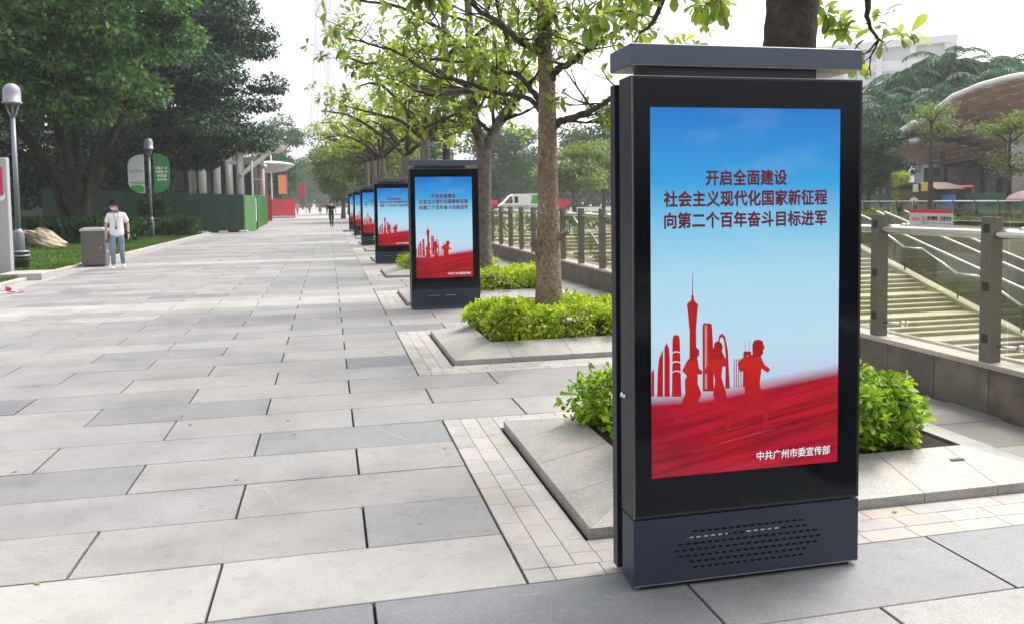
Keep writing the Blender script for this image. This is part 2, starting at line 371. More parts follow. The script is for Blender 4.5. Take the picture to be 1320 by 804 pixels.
    def mesh(s, name, mats, smooth=False):
        me = bpy.data.meshes.new(name); me.from_pydata(s.v, [], s.f)
        for m in (mats if isinstance(mats, (list, tuple)) else [mats]): me.materials.append(MT[m] if isinstance(m, str) else m)
        if s.cur or any(s.mi): me.polygons.foreach_set('material_index', s.mi)
        if smooth: me.polygons.foreach_set('use_smooth', [True]*len(me.polygons))
        me.update(); return me
    def build(s, name, mats, parent=None, smooth=False, **kw):
        return link(name, s.mesh(name, mats, smooth), parent, **kw)

def link(name, data, parent=None, loc=None, rot=None, kind=None, label=None, category=None, group=None):
    o = bpy.data.objects.new(name, data); C.objects.link(o)
    if parent: o.parent = parent
    if loc is not None: o.location = loc
    if rot is not None: o.rotation_euler = rot
    if kind: o['kind'] = kind
    if label: o['label'] = label
    if category: o['category'] = category
    if group: o['group'] = group
    return o
def thing(name, label, cat, loc=(0, 0, 0), rz=0., group=None):
    return link(name, None, None, loc, (0, 0, rz), None, label, cat, group)
CH = {}
def kids(o): return [c for c in bpy.data.objects if c.parent == o]
def copy_tree(src, parent=None, cache={}):
    c = src.copy(); C.objects.link(c); c.parent = parent
    if src.name not in cache: cache[src.name] = kids(src)
    for k in cache[src.name]: copy_tree(k, c)
    return c
def dup(src, loc, label, group=None, rz=None):
    c = copy_tree(src); c.location = loc; c['label'] = label
    if rz is not None: c.rotation_euler = (0, 0, rz)
    if group: c['group'] = group
    return c

def np_mesh(name, V, F, mat):
    """V (n,3), F list of index arrays with equal row length each"""
    me = bpy.data.meshes.new(name)
    me.vertices.add(len(V)); me.vertices.foreach_set('co', np.asarray(V, np.float32).ravel())
    loops = np.concatenate([f.ravel() for f in F]); tot = np.concatenate([np.full(len(f), f.shape[1]) for f in F])
    me.loops.add(len(loops)); me.loops.foreach_set('vertex_index', loops.astype(np.int32))
    me.polygons.add(len(tot)); st = np.concatenate([[0], np.cumsum(tot)[:-1]])
    me.polygons.foreach_set('loop_start', st.astype(np.int32)); me.polygons.foreach_set('loop_total', tot.astype(np.int32))
    me.materials.append(MT[mat] if isinstance(mat, str) else mat); me.update(calc_edges=True); return me
TPL_SMALL = (np.array([(0, 0, 0), (.5, .5, .1), (1, 0, -.08), (.5, -.5, .1)]), [np.array([(0, 1, 2), (0, 2, 3)])])
TPL_BIG = (np.array([(0, 0, 0), (.35, 0, 0), (.7, 0, -.03), (1, 0, -.14), (.35, .3, .05), (.7, .5, .04), (.35, -.3, .05), (.7, -.5, .04), (.9, .3, -.05), (.9, -.3, -.05)]),
           [np.array([(0, 1, 4), (2, 8, 5), (2, 3, 8), (0, 6, 1), (2, 7, 9), (2, 9, 3)]), np.array([(1, 2, 5, 4), (1, 6, 7, 2)])])
def leaves_arr(P, D, N, L, W, tpl):
    T, FS = tpl
    D = D/np.linalg.norm(D, axis=1, keepdims=True); B = np.cross(N, D); B /= np.linalg.norm(B, axis=1, keepdims=True)+1e-9
    U = np.cross(D, B); L = L[:, None, None]; W = W[:, None, None]
    V = P[:, None, :]+T[None, :, 0:1]*L*D[:, None, :]+T[None, :, 1:2]*W*B[:, None, :]+T[None, :, 2:3]*L*U[:, None, :]
    n, k = len(P), len(T); off = (np.arange(n)*k)[:, None, None]
    return V.reshape(-1, 3), [(f[None]+off).reshape(-1, f.shape[1]) for f in FS]
def unit(n, rg):
    v = rg.normal(size=(n, 3)); return v/np.linalg.norm(v, axis=1, keepdims=True)

# text -----------------------------------------------------------
def text_mesh(body, mat, box, plane, bold=.0, res=2, rows=False):
    """flat lettering fitted to box (x0,x1,z0,z1); plane = function (u,v)->xyz"""
    cu = bpy.data.curves.new('lettering', 'FONT'); cu.body = body; cu.resolution_u = res
    cu.size = 1.; cu.align_x = 'CENTER'; cu.space_line = 1.25
    o = bpy.data.objects.new('lettering_source', cu); C.objects.link(o); bpy.context.view_layer.update()
    me = bpy.data.meshes.new_from_object(o.evaluated_get(bpy.context.evaluated_depsgraph_get()))
    C.objects.unlink(o); bpy.data.objects.remove(o)
    n = len(me.vertices); co = np.zeros(n*3, np.float32); me.vertices.foreach_get('co', co); co = co.reshape(-1, 3)
    lo, hi = co.min(0), co.max(0); x0, x1, z0, z1 = box
    u = x0+(co[:, 0]-lo[0])/(hi[0]-lo[0])*(x1-x0); v = z0+(co[:, 1]-lo[1])/(hi[1]-lo[1])*(z1-z0)
    Q = np.array([plane(a, b) for a, b in zip(u, v)]); h = (z1-z0)/(len(body.split('\n')))
    if bold > 0:      # heavier strokes: the same outlines laid a hair apart
        Fs = [tuple(p.vertices) for p in me.polygons]; VV, FF = [], []
        e1 = np.array(plane(1, 0))-np.array(plane(0, 0)); e2 = np.array(plane(0, 1))-np.array(plane(0, 0)); nn = np.cross(e1, e2)
        for k, (a, b) in enumerate([(-1, -1), (1, -1), (1, 1), (-1, 1), (0, 0)]):
            FF += [tuple(i+len(VV)*n for i in f) for f in Fs]; VV.append(Q+(e1*a+e2*b)*h*bold*1.0+nn*3e-5*k)
        me = bpy.data.meshes.new('lettering'); me.from_pydata(np.concatenate(VV).tolist(), [], FF)
    else: me.vertices.foreach_set('co', Q.astype(np.float32).ravel())
    me.materials.clear(); me.materials.append(MT[mat]); me.update(); return me

rng = random.Random(7)
RG = np.random.default_rng(11)

# ================================================================== SETTING: ground
ROW0, PITCH, SLAB = 3.445, .562, 1.36
WX = 4.95
def ground_sheet(name, x0, x1, y0, y1, z, mat):
    MB().add([(x0, y0, z), (x1, y0, z), (x1, y1, z), (x0, y1, z)], [(0, 1, 2, 3)]).build(name, mat, kind='structure')
ground_sheet('ground', -900, 5.2, -40, 1500, -.046, 'far_paving')
ground_sheet('plaza_ground', 5.2, 33, 39.5, 1500, -.046, 'far_paving')
ground_sheet('far_side_ground', 33, 40, 60, 1500, -.046, 'far_paving')
ground_sheet('east_ground', 40, 900, -40, 1500, -.046, 'far_paving')
ground_sheet('sunken_plaza_floor', 5.2, 40, -40, 60, -7.2, 'concrete')
pav = link('pavement', None, kind='structure')
MB().add([(-6.85, -3, -.03), (4.95, -3, -.03), (4.95, 90, -.03), (-6.85, 90, -.03)], [(0, 1, 2, 3)]).build('joint_bed', 'joint', pav)

ZONES = [0, 8, 17, 26, 35, 44, 53, 62, 71, 80]      # first row of each planter's brick zone
PX0, PX1 = 1.24, 4.2                                  # planter extent in x
def zone_of(r):
    for i, z in enumerate(ZONES):
        if z <= r < z+5: return i
    return -1
slab_cache = {}
def slab_mesh(wx, wy, mat):
    k = (round(wx, 3), round(wy, 3), mat)
    if k not in slab_cache:
        slab_cache[k] = MB().box(-wx/2, wx/2, -wy/2, wy/2, -.026, 0, .003).mesh('slab', mat)
    return slab_cache[k]
far_mb = {'slab': MB(), 'light_slab': MB(), 'dark_slab': MB()}
GAPX, GAPY = .013, .0085
def put_slab(xa, xb, ya, yb, mat, z=0.):
    if xb-xa < .05: return
    cx, cy = (xa+xb)/2, (ya+yb)/2
    px, py = proj((cx, cy, 0))
    near = cy < 19 and -60 < px < 1400 and py < 900
    if near:
        o = link('slab', slab_mesh(xb-xa-GAPX, yb-ya-GAPY, mat), pav, (cx, cy, z+rng.uniform(-.0012, .0012)), (rng.uniform(-.0016, .0016), rng.uniform(-.001, .001), 0))
    else:
        if -.47*cy-4 > cx or px > 1700: return
        far_mb[mat].box(xa+GAPX/2, xb-GAPX/2, ya+GAPY/2, yb-GAPY/2, -.026, z+rng.uniform(-.001, .001))
for r in range(-6, 151):
    ya = ROW0+r*PITCH; yb = ya+PITCH
    zn = zone_of(r)
    light = r in (0, 19, 20, 38, 39, 57, 58, 76, 77, 95, 96, 114, 133)
    off = .145 if (r % 2) else .145-.68
    segs = [(-6.35, .825)] if zn >= 0 else [(-6.35, WX)]
    if zn >= 0: segs.append((PX1+.005, WX))
    for (s0, s1) in segs:
        k0 = math.floor((s0-off)/SLAB); x = off+k0*SLAB
        while x < s1:
            a, b = max(x, s0), min(x+SLAB, s1)
            mat = 'slab'
            if light and a < .82: mat = 'light_slab'
            elif r < 0: mat = 'dark_slab' if r == -1 or rng.random() < .7 else 'slab'
            elif rng.random() < .04: mat = 'dark_slab'
            if b > a: put_slab(a, b, ya, yb, mat)
            x += SLAB
    # light edging strip by the kerb
    if r % 2 == 0: put_slab(-6.85, -6.35, ya, yb+PITCH, 'light_slab')
for k, m in far_mb.items():
    if m.f: m.build('distant_slabs', k, pav, kind='stuff')

# small granite setts around planters
brick_cache = {}
def put_brick(x0, x1, y0, y1, near, far):
    if x1-x0 < .02 or y1-y0 < .02: return
    if near:
        k = (round(x1-x0, 3), round(y1-y0, 3))
        if k not in brick_cache: brick_cache[k] = MB().box(-k[0]/2+.0015, k[0]/2-.0015, -k[1]/2+.0015, k[1]/2-.0015, -.026, 0, .002).mesh('brick', 'brick')
        link('brick', brick_cache[k], pav, ((x0+x1)/2, (y0+y1)/2, rng.uniform(-.001, .001)))
    else: far.box(x0+.002, x1-.002, y0+.002, y1-.002, -.026, rng.uniform(-.001, .001))
far_bricks = MB()
for i, z in enumerate(ZONES[:9]):
    y0 = ROW0+z*PITCH+.004; y1 = y0+5*PITCH-.008; yf = y0+.375; yb = yf+2.09
    near = i < 2
    cw = .128
    for c in range(3):
        x0 = .83+c*cw; y = y0+.125*c; yy = y+rng.uniform(.1, .25)
        while y < y1:
            e = min(y+.275, y1) if y > y0+.125*c+.01 else yy
            e = min(e, y1); put_brick(x0, x0+cw, y, e, near, far_bricks); y = e
    for c in range(3):
        ya = y0+c*.125; x = .83+cw*(c+1) if c else .83+cw; xe = x+rng.uniform(.1, .28)
        while x < PX1:
            put_brick(x, min(xe, PX1), ya, ya+.125, near, far_bricks); x = xe; xe = x+.275
    yb2 = yb+.005
    c = 0; ya = yb2
    while ya < y1-.03:
        x = .83+3*cw; h = min(.125, y1-ya); xe = x+rng.uniform(.1, .28)
        while x < PX1:
            put_brick(x, min(xe, PX1), ya, ya+h, near, far_bricks); x = xe; xe = x+.275
        ya += h
far_bricks.build('distant_bricks', 'brick', pav, kind='stuff')

def scuff(pts, wd):
    m = MB(); p = [Vector((*q, .0022)) for q in pts]
    d = (p[-1]-p[0]).normalized(); n = Vector((-d.y, d.x, 0))*wd/2
    for i in range(len(p)-1): m.add([p[i]-n, p[i+1]-n, p[i+1]+n, p[i]+n], [(0, 1, 2, 3)])
    m.build('scuff_mark', 'scuff', pav)
for pts, wd in [(((-.42, 5.02), (-.36, 4.86), (-.33, 4.70)), .028), (((-.60, 4.68), (-.57, 4.58)), .02), (((.33, 6.12), (.44, 5.9), (.52, 5.76)), .03), (((.12, 7.1), (.24, 6.86)), .03), (((.40, 7.2), (.52, 6.98)), .025), (((-.25, 8.3), (-.05, 8.0)), .035), (((.15, 8.9), (.3, 8.6)), .03), (((.5, 9.4), (.62, 9.1)), .03), (((-1.5, 4.4), (-1.1, 4.35)), .012), (((.45, 4.5), (.2, 4.3), (-.05, 4.2)), .006), (((.3, 4.45), (.55, 4.2)), .006), (((2.1, 2.75), (2.32, 2.6)), .012)]: scuff(pts, wd)
lm = MB().add([(0, 0, .001), (.02, .012, .006), (.045, .004, .003), (.022, -.012, .005)], [(0, 1, 2, 3)]).mesh('fallen_leaf', 'dry_leaf')
for k in range(46):
    y = rng.uniform(3.6, 17); x = rng.uniform(.9, 4.8) if rng.random() < .7 else rng.uniform(-2, .9)
    zl = .06+.0 if False else .002
    zi = [i for i, q in enumerate(ZONES) if ROW0+q*PITCH+.38 < y < ROW0+q*PITCH+2.5]
    if zi and 1.24 < x < 4.2: continue
    link('fallen_leaf', lm, pav, (x, y, zl), (0, 0, rng.uniform(0, 6.28)))
# kerb stones and the stone strip beyond on the left
kerb = link('kerb', None, kind='structure')
kc = None
y = 18.5
while y < 52:
    if kc is None: kc = MB().box(-.075, .075, -.495, .495, -.04, .07, .008).mesh('kerb_stone', 'curb')
    link('kerb_stone', kc, kerb, (-6.93, y, 0)); y += 1.
lawn = MB()
nx, ny = 24, 40
gv = []
for j in range(ny+1):
    for i in range(nx+1):
        x = -7.0-i*1.4; y = 14+j*1.7
        gv.append((x, y, .03+min(1, i/6)*.16+.05*math.sin(x*1.1)*math.cos(y*.5)))
lawn.add(gv, [(j*(nx+1)+i, j*(nx+1)+i+1, (j+1)*(nx+1)+i+1, (j+1)*(nx+1)+i) for j in range(ny) for i in range(nx)])
lo = lawn.build('lawn', 'lawn', smooth=True, kind='structure')
def foliage(name, P, D, N, L, W, mat, parent=None, tpl=TPL_SMALL, **kw):
    V, F = leaves_arr(P, D, N, L, W, tpl); return link(name, np_mesh(name, V, F, mat), parent, **kw)
def grass():
    n = 42000
    x = -7.02-RG.random(n)**1.3*9; y = 19+RG.random(n)*26
    P = np.stack([x, y, .04+np.clip((-7-x)/8.4, 0, 1)*.16], 1); D = np.stack([RG.normal(0, .35, n), RG.normal(0, .35, n), np.ones(n)], 1)
    foliage('grass', P, D, unit(n, RG), RG.uniform(.05, .11, n), RG.uniform(.012, .02, n), 'grass', kind='stuff', label='short mown lawn grass beside the left kerb', category='grass')
grass()

# ================================================================== KIOSKS
ART = {
'tower':[(0.2594,0.8532),(0.2599,1.1249),(0.2525,1.2074),(0.2476,1.2428),(0.2564,1.2518),(0.2652,1.2561),(0.269,1.2677),(0.2677,1.2771),(0.2715,1.2817),(0.2729,1.3763),(0.2748,1.3763),(0.2765,1.2815),(0.2803,1.2766),(0.2803,1.2649),(0.2853,1.253),(0.3004,1.2406),(0.2966,1.2114),(0.2901,1.1234),(0.2913,1.0585),(0.2949,0.8508)],
'sail':[(0.1092,0.8513),(0.1121,0.9568),(0.1186,1.015),(0.1373,1.0549),(0.1365,0.8495)],
'arc_tower':[(0.1428,0.8491),(0.1435,1.0605),(0.1523,1.0811),(0.1647,1.0593),(0.1682,1.0122),(0.1677,0.8474)],
'low_block':[(0.0832,0.8533),(0.0842,0.9585),(0.0961,0.9718),(0.0956,0.8523)],
'round_tower':[(0.1777,0.8468),(0.181,1.0936),(0.1848,1.111),(0.1972,1.1151),(0.2122,1.1085),(0.2147,1.086),(0.2216,0.8438)],
'twin_tower':[(0.3216,0.861),(0.3205,1.1514),(0.3281,1.1593),(0.3612,1.1554),(0.365,1.1434),(0.3701,1.0602),(0.3739,0.8576)],
'arch':[(0.4279,0.866),(0.4303,1.0093),(0.4226,1.0753),(0.4136,1.096),(0.4033,1.0882),(0.3982,1.0587),(0.3918,1.0591),(0.3982,1.1003),(0.4135,1.1102),(0.4277,1.0953),(0.4406,1.0326),(0.4498,0.8646)],
'bar1':[(0.4692,0.8694),(0.469,0.9952),(0.4729,0.995),(0.4731,0.8691)],
'bar2':[(0.4796,0.8687),(0.4794,0.9946),(0.4833,0.9944),(0.4835,0.8684)],
'bar3':[(0.49,0.868),(0.4898,0.9941),(0.4937,0.9938),(0.4939,0.8678)],
'bar4':[(0.5017,0.8673),(0.5014,0.9934),(0.5053,0.9932),(0.5056,0.867)],
'frame':[(0.5121,0.8666),(0.5144,1.0047),(0.5144,1.0226),(0.5222,1.0258),(0.522,1.0725),(0.524,1.0724),(0.5241,1.0257),(0.5417,1.0248),(0.5416,1.0715),(0.5435,1.0714),(0.5437,1.0246),(0.5522,1.0206),(0.5552,0.8638)]}
RUN = [
[(0.5587,1.0082),(0.5573,1.0503),(0.5625,1.0669),(0.5755,1.0734),(0.5899,1.0739),(0.607,1.067),(0.611,1.0535),(0.6176,1.0375),(0.6098,1.0259),(0.6098,1.0114),(0.5994,0.9999),(0.61,0.9728),(0.6232,0.9551),(0.6391,0.9457),(0.6431,0.9334),(0.6313,0.9244),(0.6101,0.939),(0.6022,0.9455),(0.5997,0.9215),(0.5945,0.8916),(0.5946,0.8649),(0.6105,0.8397),(0.6317,0.8164),(0.6438,0.7852),(0.6373,0.7431),(0.6283,0.695),(0.6642,0.6801),(0.6615,0.673),(0.6045,0.6809),(0.6148,0.7507),(0.6081,0.784),(0.5843,0.8051),(0.5581,0.7851),(0.5215,0.7574),(0.4799,0.7241),(0.4513,0.6961),(0.4384,0.6669),(0.4228,0.7223),(0.4345,0.7455),(0.4928,0.7835),(0.5253,0.8235),(0.5199,0.8661),(0.5251,0.9079),(0.5276,0.9463),(0.512,0.9388),(0.499,0.9336),(0.4859,0.9703),(0.4988,0.9911),(0.5248,1.0017)],
[(0.3739,1.0541),(0.3765,1.0706),(0.3918,1.0781),(0.4084,1.0701),(0.4162,1.0518),(0.4123,1.0318),(0.4226,1.0098),(0.4407,0.9777),(0.4329,0.9638),(0.4149,0.9649),(0.4098,0.921),(0.4176,0.8906),(0.4305,0.8539),(0.4357,0.8175),(0.4086,0.7954),(0.379,0.807),(0.3701,0.8459),(0.379,0.905),(0.3714,0.9412),(0.3535,0.9518),(0.3458,0.9368),(0.3229,0.9382),(0.3407,0.9728),(0.3586,1.0193)],
[(0.2673,1.0184),(0.2648,1.0445),(0.2749,1.057),(0.2901,1.0573),(0.304,1.0424),(0.3052,1.0222),(0.2951,1.011),(0.3039,0.9631),(0.3204,0.9467),(0.3153,0.9351),(0.2975,0.9374),(0.2975,0.8982),(0.3152,0.8495),(0.2935,0.8093),(0.2593,0.7819),(0.2492,0.8004),(0.2644,0.8291),(0.2366,0.7776),(0.2264,0.7605),(0.2314,0.7363),(0.205,0.7324),(0.1824,0.7518),(0.1988,0.7803),(0.2177,0.8086),(0.2392,0.8545),(0.2368,0.9139),(0.247,0.9345),(0.2244,0.956),(0.2471,0.9983)]]
KW, KH, KD = 1.096, 2.215, .26
def flat(polys, y):
    m = MB()
    for p in polys: m.add([(a, y, b) for a, b in p], [tuple(range(len(p)))])
    # make sure the faces look towards -y
    out = MB()
    for f in m.f:
        vs = [m.v[i] for i in f]; ar = sum(vs[i][0]*vs[(i+1) % len(vs)][2]-vs[(i+1) % len(vs)][0]*vs[i][2] for i in range(len(vs)))
        out.add(vs if ar > 0 else list(reversed(vs)), [tuple(range(len(vs)))])
    return out
def make_kiosk():
    k = thing('advertising_kiosk', 'nearest and largest black advertising kiosk with a lit blue and red poster', 'kiosk', (1.249, 3.252, 0), 0, 'advertising kiosks in a row along the planters')
    zb = .010; zp = .317
    # front housing above the lower panel
    MB().box(0, KW, .006, .145, zp+.004, KH).build('front_housing', 'navy_side', k)
    MB().box(.03, KW-.03, .145, .205, zb, KH-.03).build('recessed_core', 'navy_side', k)
    MB().box(.0, KW, .205, KD, zp+.03, KH-.012, .0).build('back_housing', 'navy_side', k)
    MB().box(.0, KW, .205, KD, zb+.01, zp+.024, .0).build('back_lower_housing', 'navy_side', k)
    MB().box(.012, KW-.012, 0, .006, zp+.016, KH-.012).build('bezel_glass', 'black_glass', k)
    t = MB(); t.box(0, .012, -.001, .006, zp+.004, KH); t.box(KW-.012, KW, -.001, .006, zp+.004, KH); t.box(.012, KW-.012, -.001, .006, KH-.012, KH); t.box(.012, KW-.012, -.001, .006, zp+.004, zp+.016)
    t.build('front_trim', 'navy_side', k)
    MB().box(0.001, .0035, -.0025, -.001, zp+.004, KH).box(.0035, KW-.001, -.0025, -.001, KH-.003, KH).build('edge_highlight_strip', 'trim', k)
    # screen with its print
    s = MB().add([(.083, -.0016, .495), (.985, -.0016, .495), (.985, -.0016, 2.083), (.083, -.0016, 2.083)], [(0, 1, 2, 3)]).build('screen', 'screen', k)
    for n in ART: flat([ART[n]], -.0024).build('skyline_print', 'silh2', s)
    bands = []
    for zc in (.953, .994, 1.037):
        bands.append([(.1795, zc), (.188, zc+.006), (.2, zc+.007), (.2185, zc+.001), (.2185, zc-.004), (.2, zc+.003), (.188, zc+.001), (.1795, zc-.004)])
    bands += [[(.3325, .87), (.3345, .87), (.3345, 1.15), (.3325, 1.15)], [(.3395, .87), (.3410, .87), (.3410, 1.15), (.3395, 1.15)]]
    for q in range(9): bands.append([(.528, .90+q*.0125), (.545, .901+q*.0125), (.545, .9055+q*.0125), (.528, .9045+q*.0125)])
    for bd_ in bands: flat([bd_], -.0028).build('skyline_detail', 'pale_band', s)
    for p in RUN: flat([p], -.0032).build('runner_silhouette', 'silh', s)
    L = [('开启全面建设', (.335, .719, 1.7535, 1.8195), .011), ('社会主义现代化国家新征程', (.142, .919, 1.664, 1.730), .011), ('向第二个百年奋斗目标进军', (.144, .917, 1.572, 1.638), .011)]
    for body, bx, bd in L:
        b2 = (bx[0]+.0028, bx[1]+.0028, bx[2]-.003, bx[3]-.003)
        link('lettering_edge', text_mesh(body, 'text_shadow', b2, lambda a, b: (a, -.0026, b), bd+.004), s)
        link('lettering', text_mesh(body, 'text_red', bx, lambda a, b: (a, -.0034, b), bd), s)
    link('lettering_edge', text_mesh('中共广州市委宣传部', 'text_shadow', (.5835, .9475, .5305, .5705), lambda a, b: (a, -.0026, b), .016), s)
    link('lettering', text_mesh('中共广州市委宣传部', 'text_white', (.581, .945, .533, .573), lambda a, b: (a, -.0034, b), .012), s)
    # lower panel with real slots
    m = MB(); zt = zp-.004; z0 = zb+.014
    rows = [(.275, 16), (.258, 17), (.207, 20), (.190, 21), (.207, 20), (.258, 17), (.275, 16)]
    zc = [.241-.0268*i for i in range(7)]; hh = .0042; sl = .0225; pt = .0345
    y = 0.
    q = lambda x0, x1, a, b: m.add([(x0, y, a), (x1, y, a), (x1, y, b), (x0, y, b)], [(0, 1, 2, 3)])
    q(0, KW, zc[0]+hh, zt)
    for i, (x0, n) in enumerate(rows):
        a, b = zc[i]-hh, zc[i]+hh
        q(0, x0, a, b)
        for j in range(n):
            xs = x0+j*pt; q(xs+sl, (x0+(j+1)*pt) if j < n-1 else KW, a, b)
            m.add([(xs, y, a), (xs, y, b), (xs, y+.003, b), (xs, y+.003, a)], [(0, 1, 2, 3)]); m.add([(xs+sl, y, a), (xs+sl, y, b), (xs+sl, y+.003, b), (xs+sl, y+.003, a)], [(3, 2, 1, 0)])
            m.add([(xs, y, b), (xs+sl, y, b), (xs+sl, y+.003, b), (xs, y+.003, b)], [(0, 1, 2, 3)])
        if i < 6: q(0, KW, zc[i+1]+hh, a)
    q(0, KW, z0, zc[-1]-hh)
    m.add([(0, 0, z0), (0, 0, zt), (0, .14, zt), (0, .14, z0)], [(0, 1, 2, 3)]); m.add([(KW, 0, z0), (KW, 0, zt), (KW, .14, zt), (KW, .14, z0)], [(3, 2, 1, 0)])
    m.add([(0, 0, zt), (KW, 0, zt), (KW, .14, zt), (0, .14, zt)], [(0, 1, 2, 3)]); m.add([(0, 0, z0), (KW, 0, z0), (KW, .14, z0), (0, .14, z0)], [(3, 2, 1, 0)])
    lp = m.build('lower_panel', 'navy', k)
    MB().box(.15, .95, .012, .1, .05, .27).build('louvre_cavity', 'void', lp)
    MB().box(.262, .445, .006, .009, .2095, .2165).box(.53, .70, .006, .009, .2095, .2175).build('slot_light_strip', 'slot_light', lp)  # pale strips stand in for daylight showing through the slots
    MB().box(0.003, KW-.003, -.0012, .004, z0-.004, z0+.001).build('bottom_trim', 'trim', k)
    MB().box(.04, KW-.04, .015, KD-.02, 0, zb+.02).build('plinth', 'void', k)
    MB().box(.099, .883, .03, KD-.03, KH-.002, 2.262).build('neck', 'navy_side', k)
    MB().box(-.001, KW+.001, -.001, KD+.002, 2.262, 2.349, .004).build('cap', 'cap_sky', k)
    cm = MB().box(.004, KW-.004, .004, KD-.004, 2.2585, 2.2615).build('cap_soffit', 'trim', k)
    lk = MB(); lk.tube([(-.012, .115, .84), (.002, .115, .84)], .011, 12); lk.tube([(-.012, .085, .84), (.002, .085, .84)], .008, 12)
    lk.build('lock', 'chrome', k, True)
    return k
kiosk = make_kiosk()
for (kx, ky), lb in zip([(1.249, 12.836), (1.249, 22.85), (1.249, 32.83), (1.249, 42.3), (1.249, 52.2)],
        ['second black advertising kiosk, its whole poster in view left of the rough brown trunk', 'third advertising kiosk from the camera, its poster partly hidden behind the second kiosk',
         'fourth advertising kiosk from the camera, a narrow strip of its poster in view', 'fifth advertising kiosk from the camera, second smallest of the row', 'sixth and farthest small advertising kiosk at the end of the row']):
    dup(kiosk, (kx, ky, 0), lb)

# ================================================================== PLANTERS with hedges and trees
def planter(i, y0, label):
    y1 = y0+2.09
    t = thing('planter', label, 'planter', (0, 0, 0), 0, 'low stone planters around the trees'); 
    t.location = (PX0, y0, 0)
    W, D = PX1-PX0, y1-y0; ix0, ix1, iy0, iy1 = .46, W-.42, .42, D-.42; ze, zi = .058, .155
    def wedge(outer, inner, name='border_slab'):
        (ax, ay), (bx, by) = outer; (cx, cy), (dx, dy) = inner    # outer a-b, inner c-d (c by a)
        g = .003; cen = Vector(((ax+bx+cx+dx)/4, (ay+by+cy+dy)/4))
        def sh(px, py):
            v = Vector((px, py))-cen; return (cen+v*(1-g/max(v.length, .01))).to_tuple()
        A, B, Cc, Dd = sh(ax, ay), sh(bx, by), sh(cx, cy), sh(dx, dy)
        b = .004
        m = MB().add([(*A, -.02), (*B, -.02), (*Dd, -.02), (*Cc, -.02), (*A, ze-b), (*B, ze-b), (*Dd, zi), (*Cc, zi)], [(0, 3, 2, 1), (4, 5, 6, 7), (0, 1, 5, 4), (1, 2, 6, 5), (2, 3, 7, 6), (3, 0, 4, 7)])
        m.build(name, 'border', t)
    # front and back rows
    xs = [0, .62, 1.28, 1.94, 2.42, W]
    for k in range(len(xs)-1):
        a, b = xs[k], xs[k+1]; ca, cb = max(a, ix0), min(b, ix1)
        wedge(((a, 0), (b, 0)), ((ca, iy0), (cb, iy0)))
        wedge(((b, D), (a, D)), ((cb, iy1), (ca, iy1)))
    ys = [0, .49, 1.04, 1.58, D]
    for k in range(4):
        a, b = ys[k], ys[k+1]; ca, cb = max(a, iy0), min(b, iy1)
        wedge(((0, b), (0, a)), ((ix0, cb), (ix0, ca)))
        wedge(((W, a), (W, b)), ((ix1, ca), (ix1, cb)))
    MB().box(ix0-.01, ix1+.01, iy0-.01, iy1+.01, 0, .135).build('soil', 'soil', t)
    if i == 0: MB().box(W-.62, W-.53, .26, .30, .12, .1235).build('drain_plate', 'steel_dark', t)
    return t
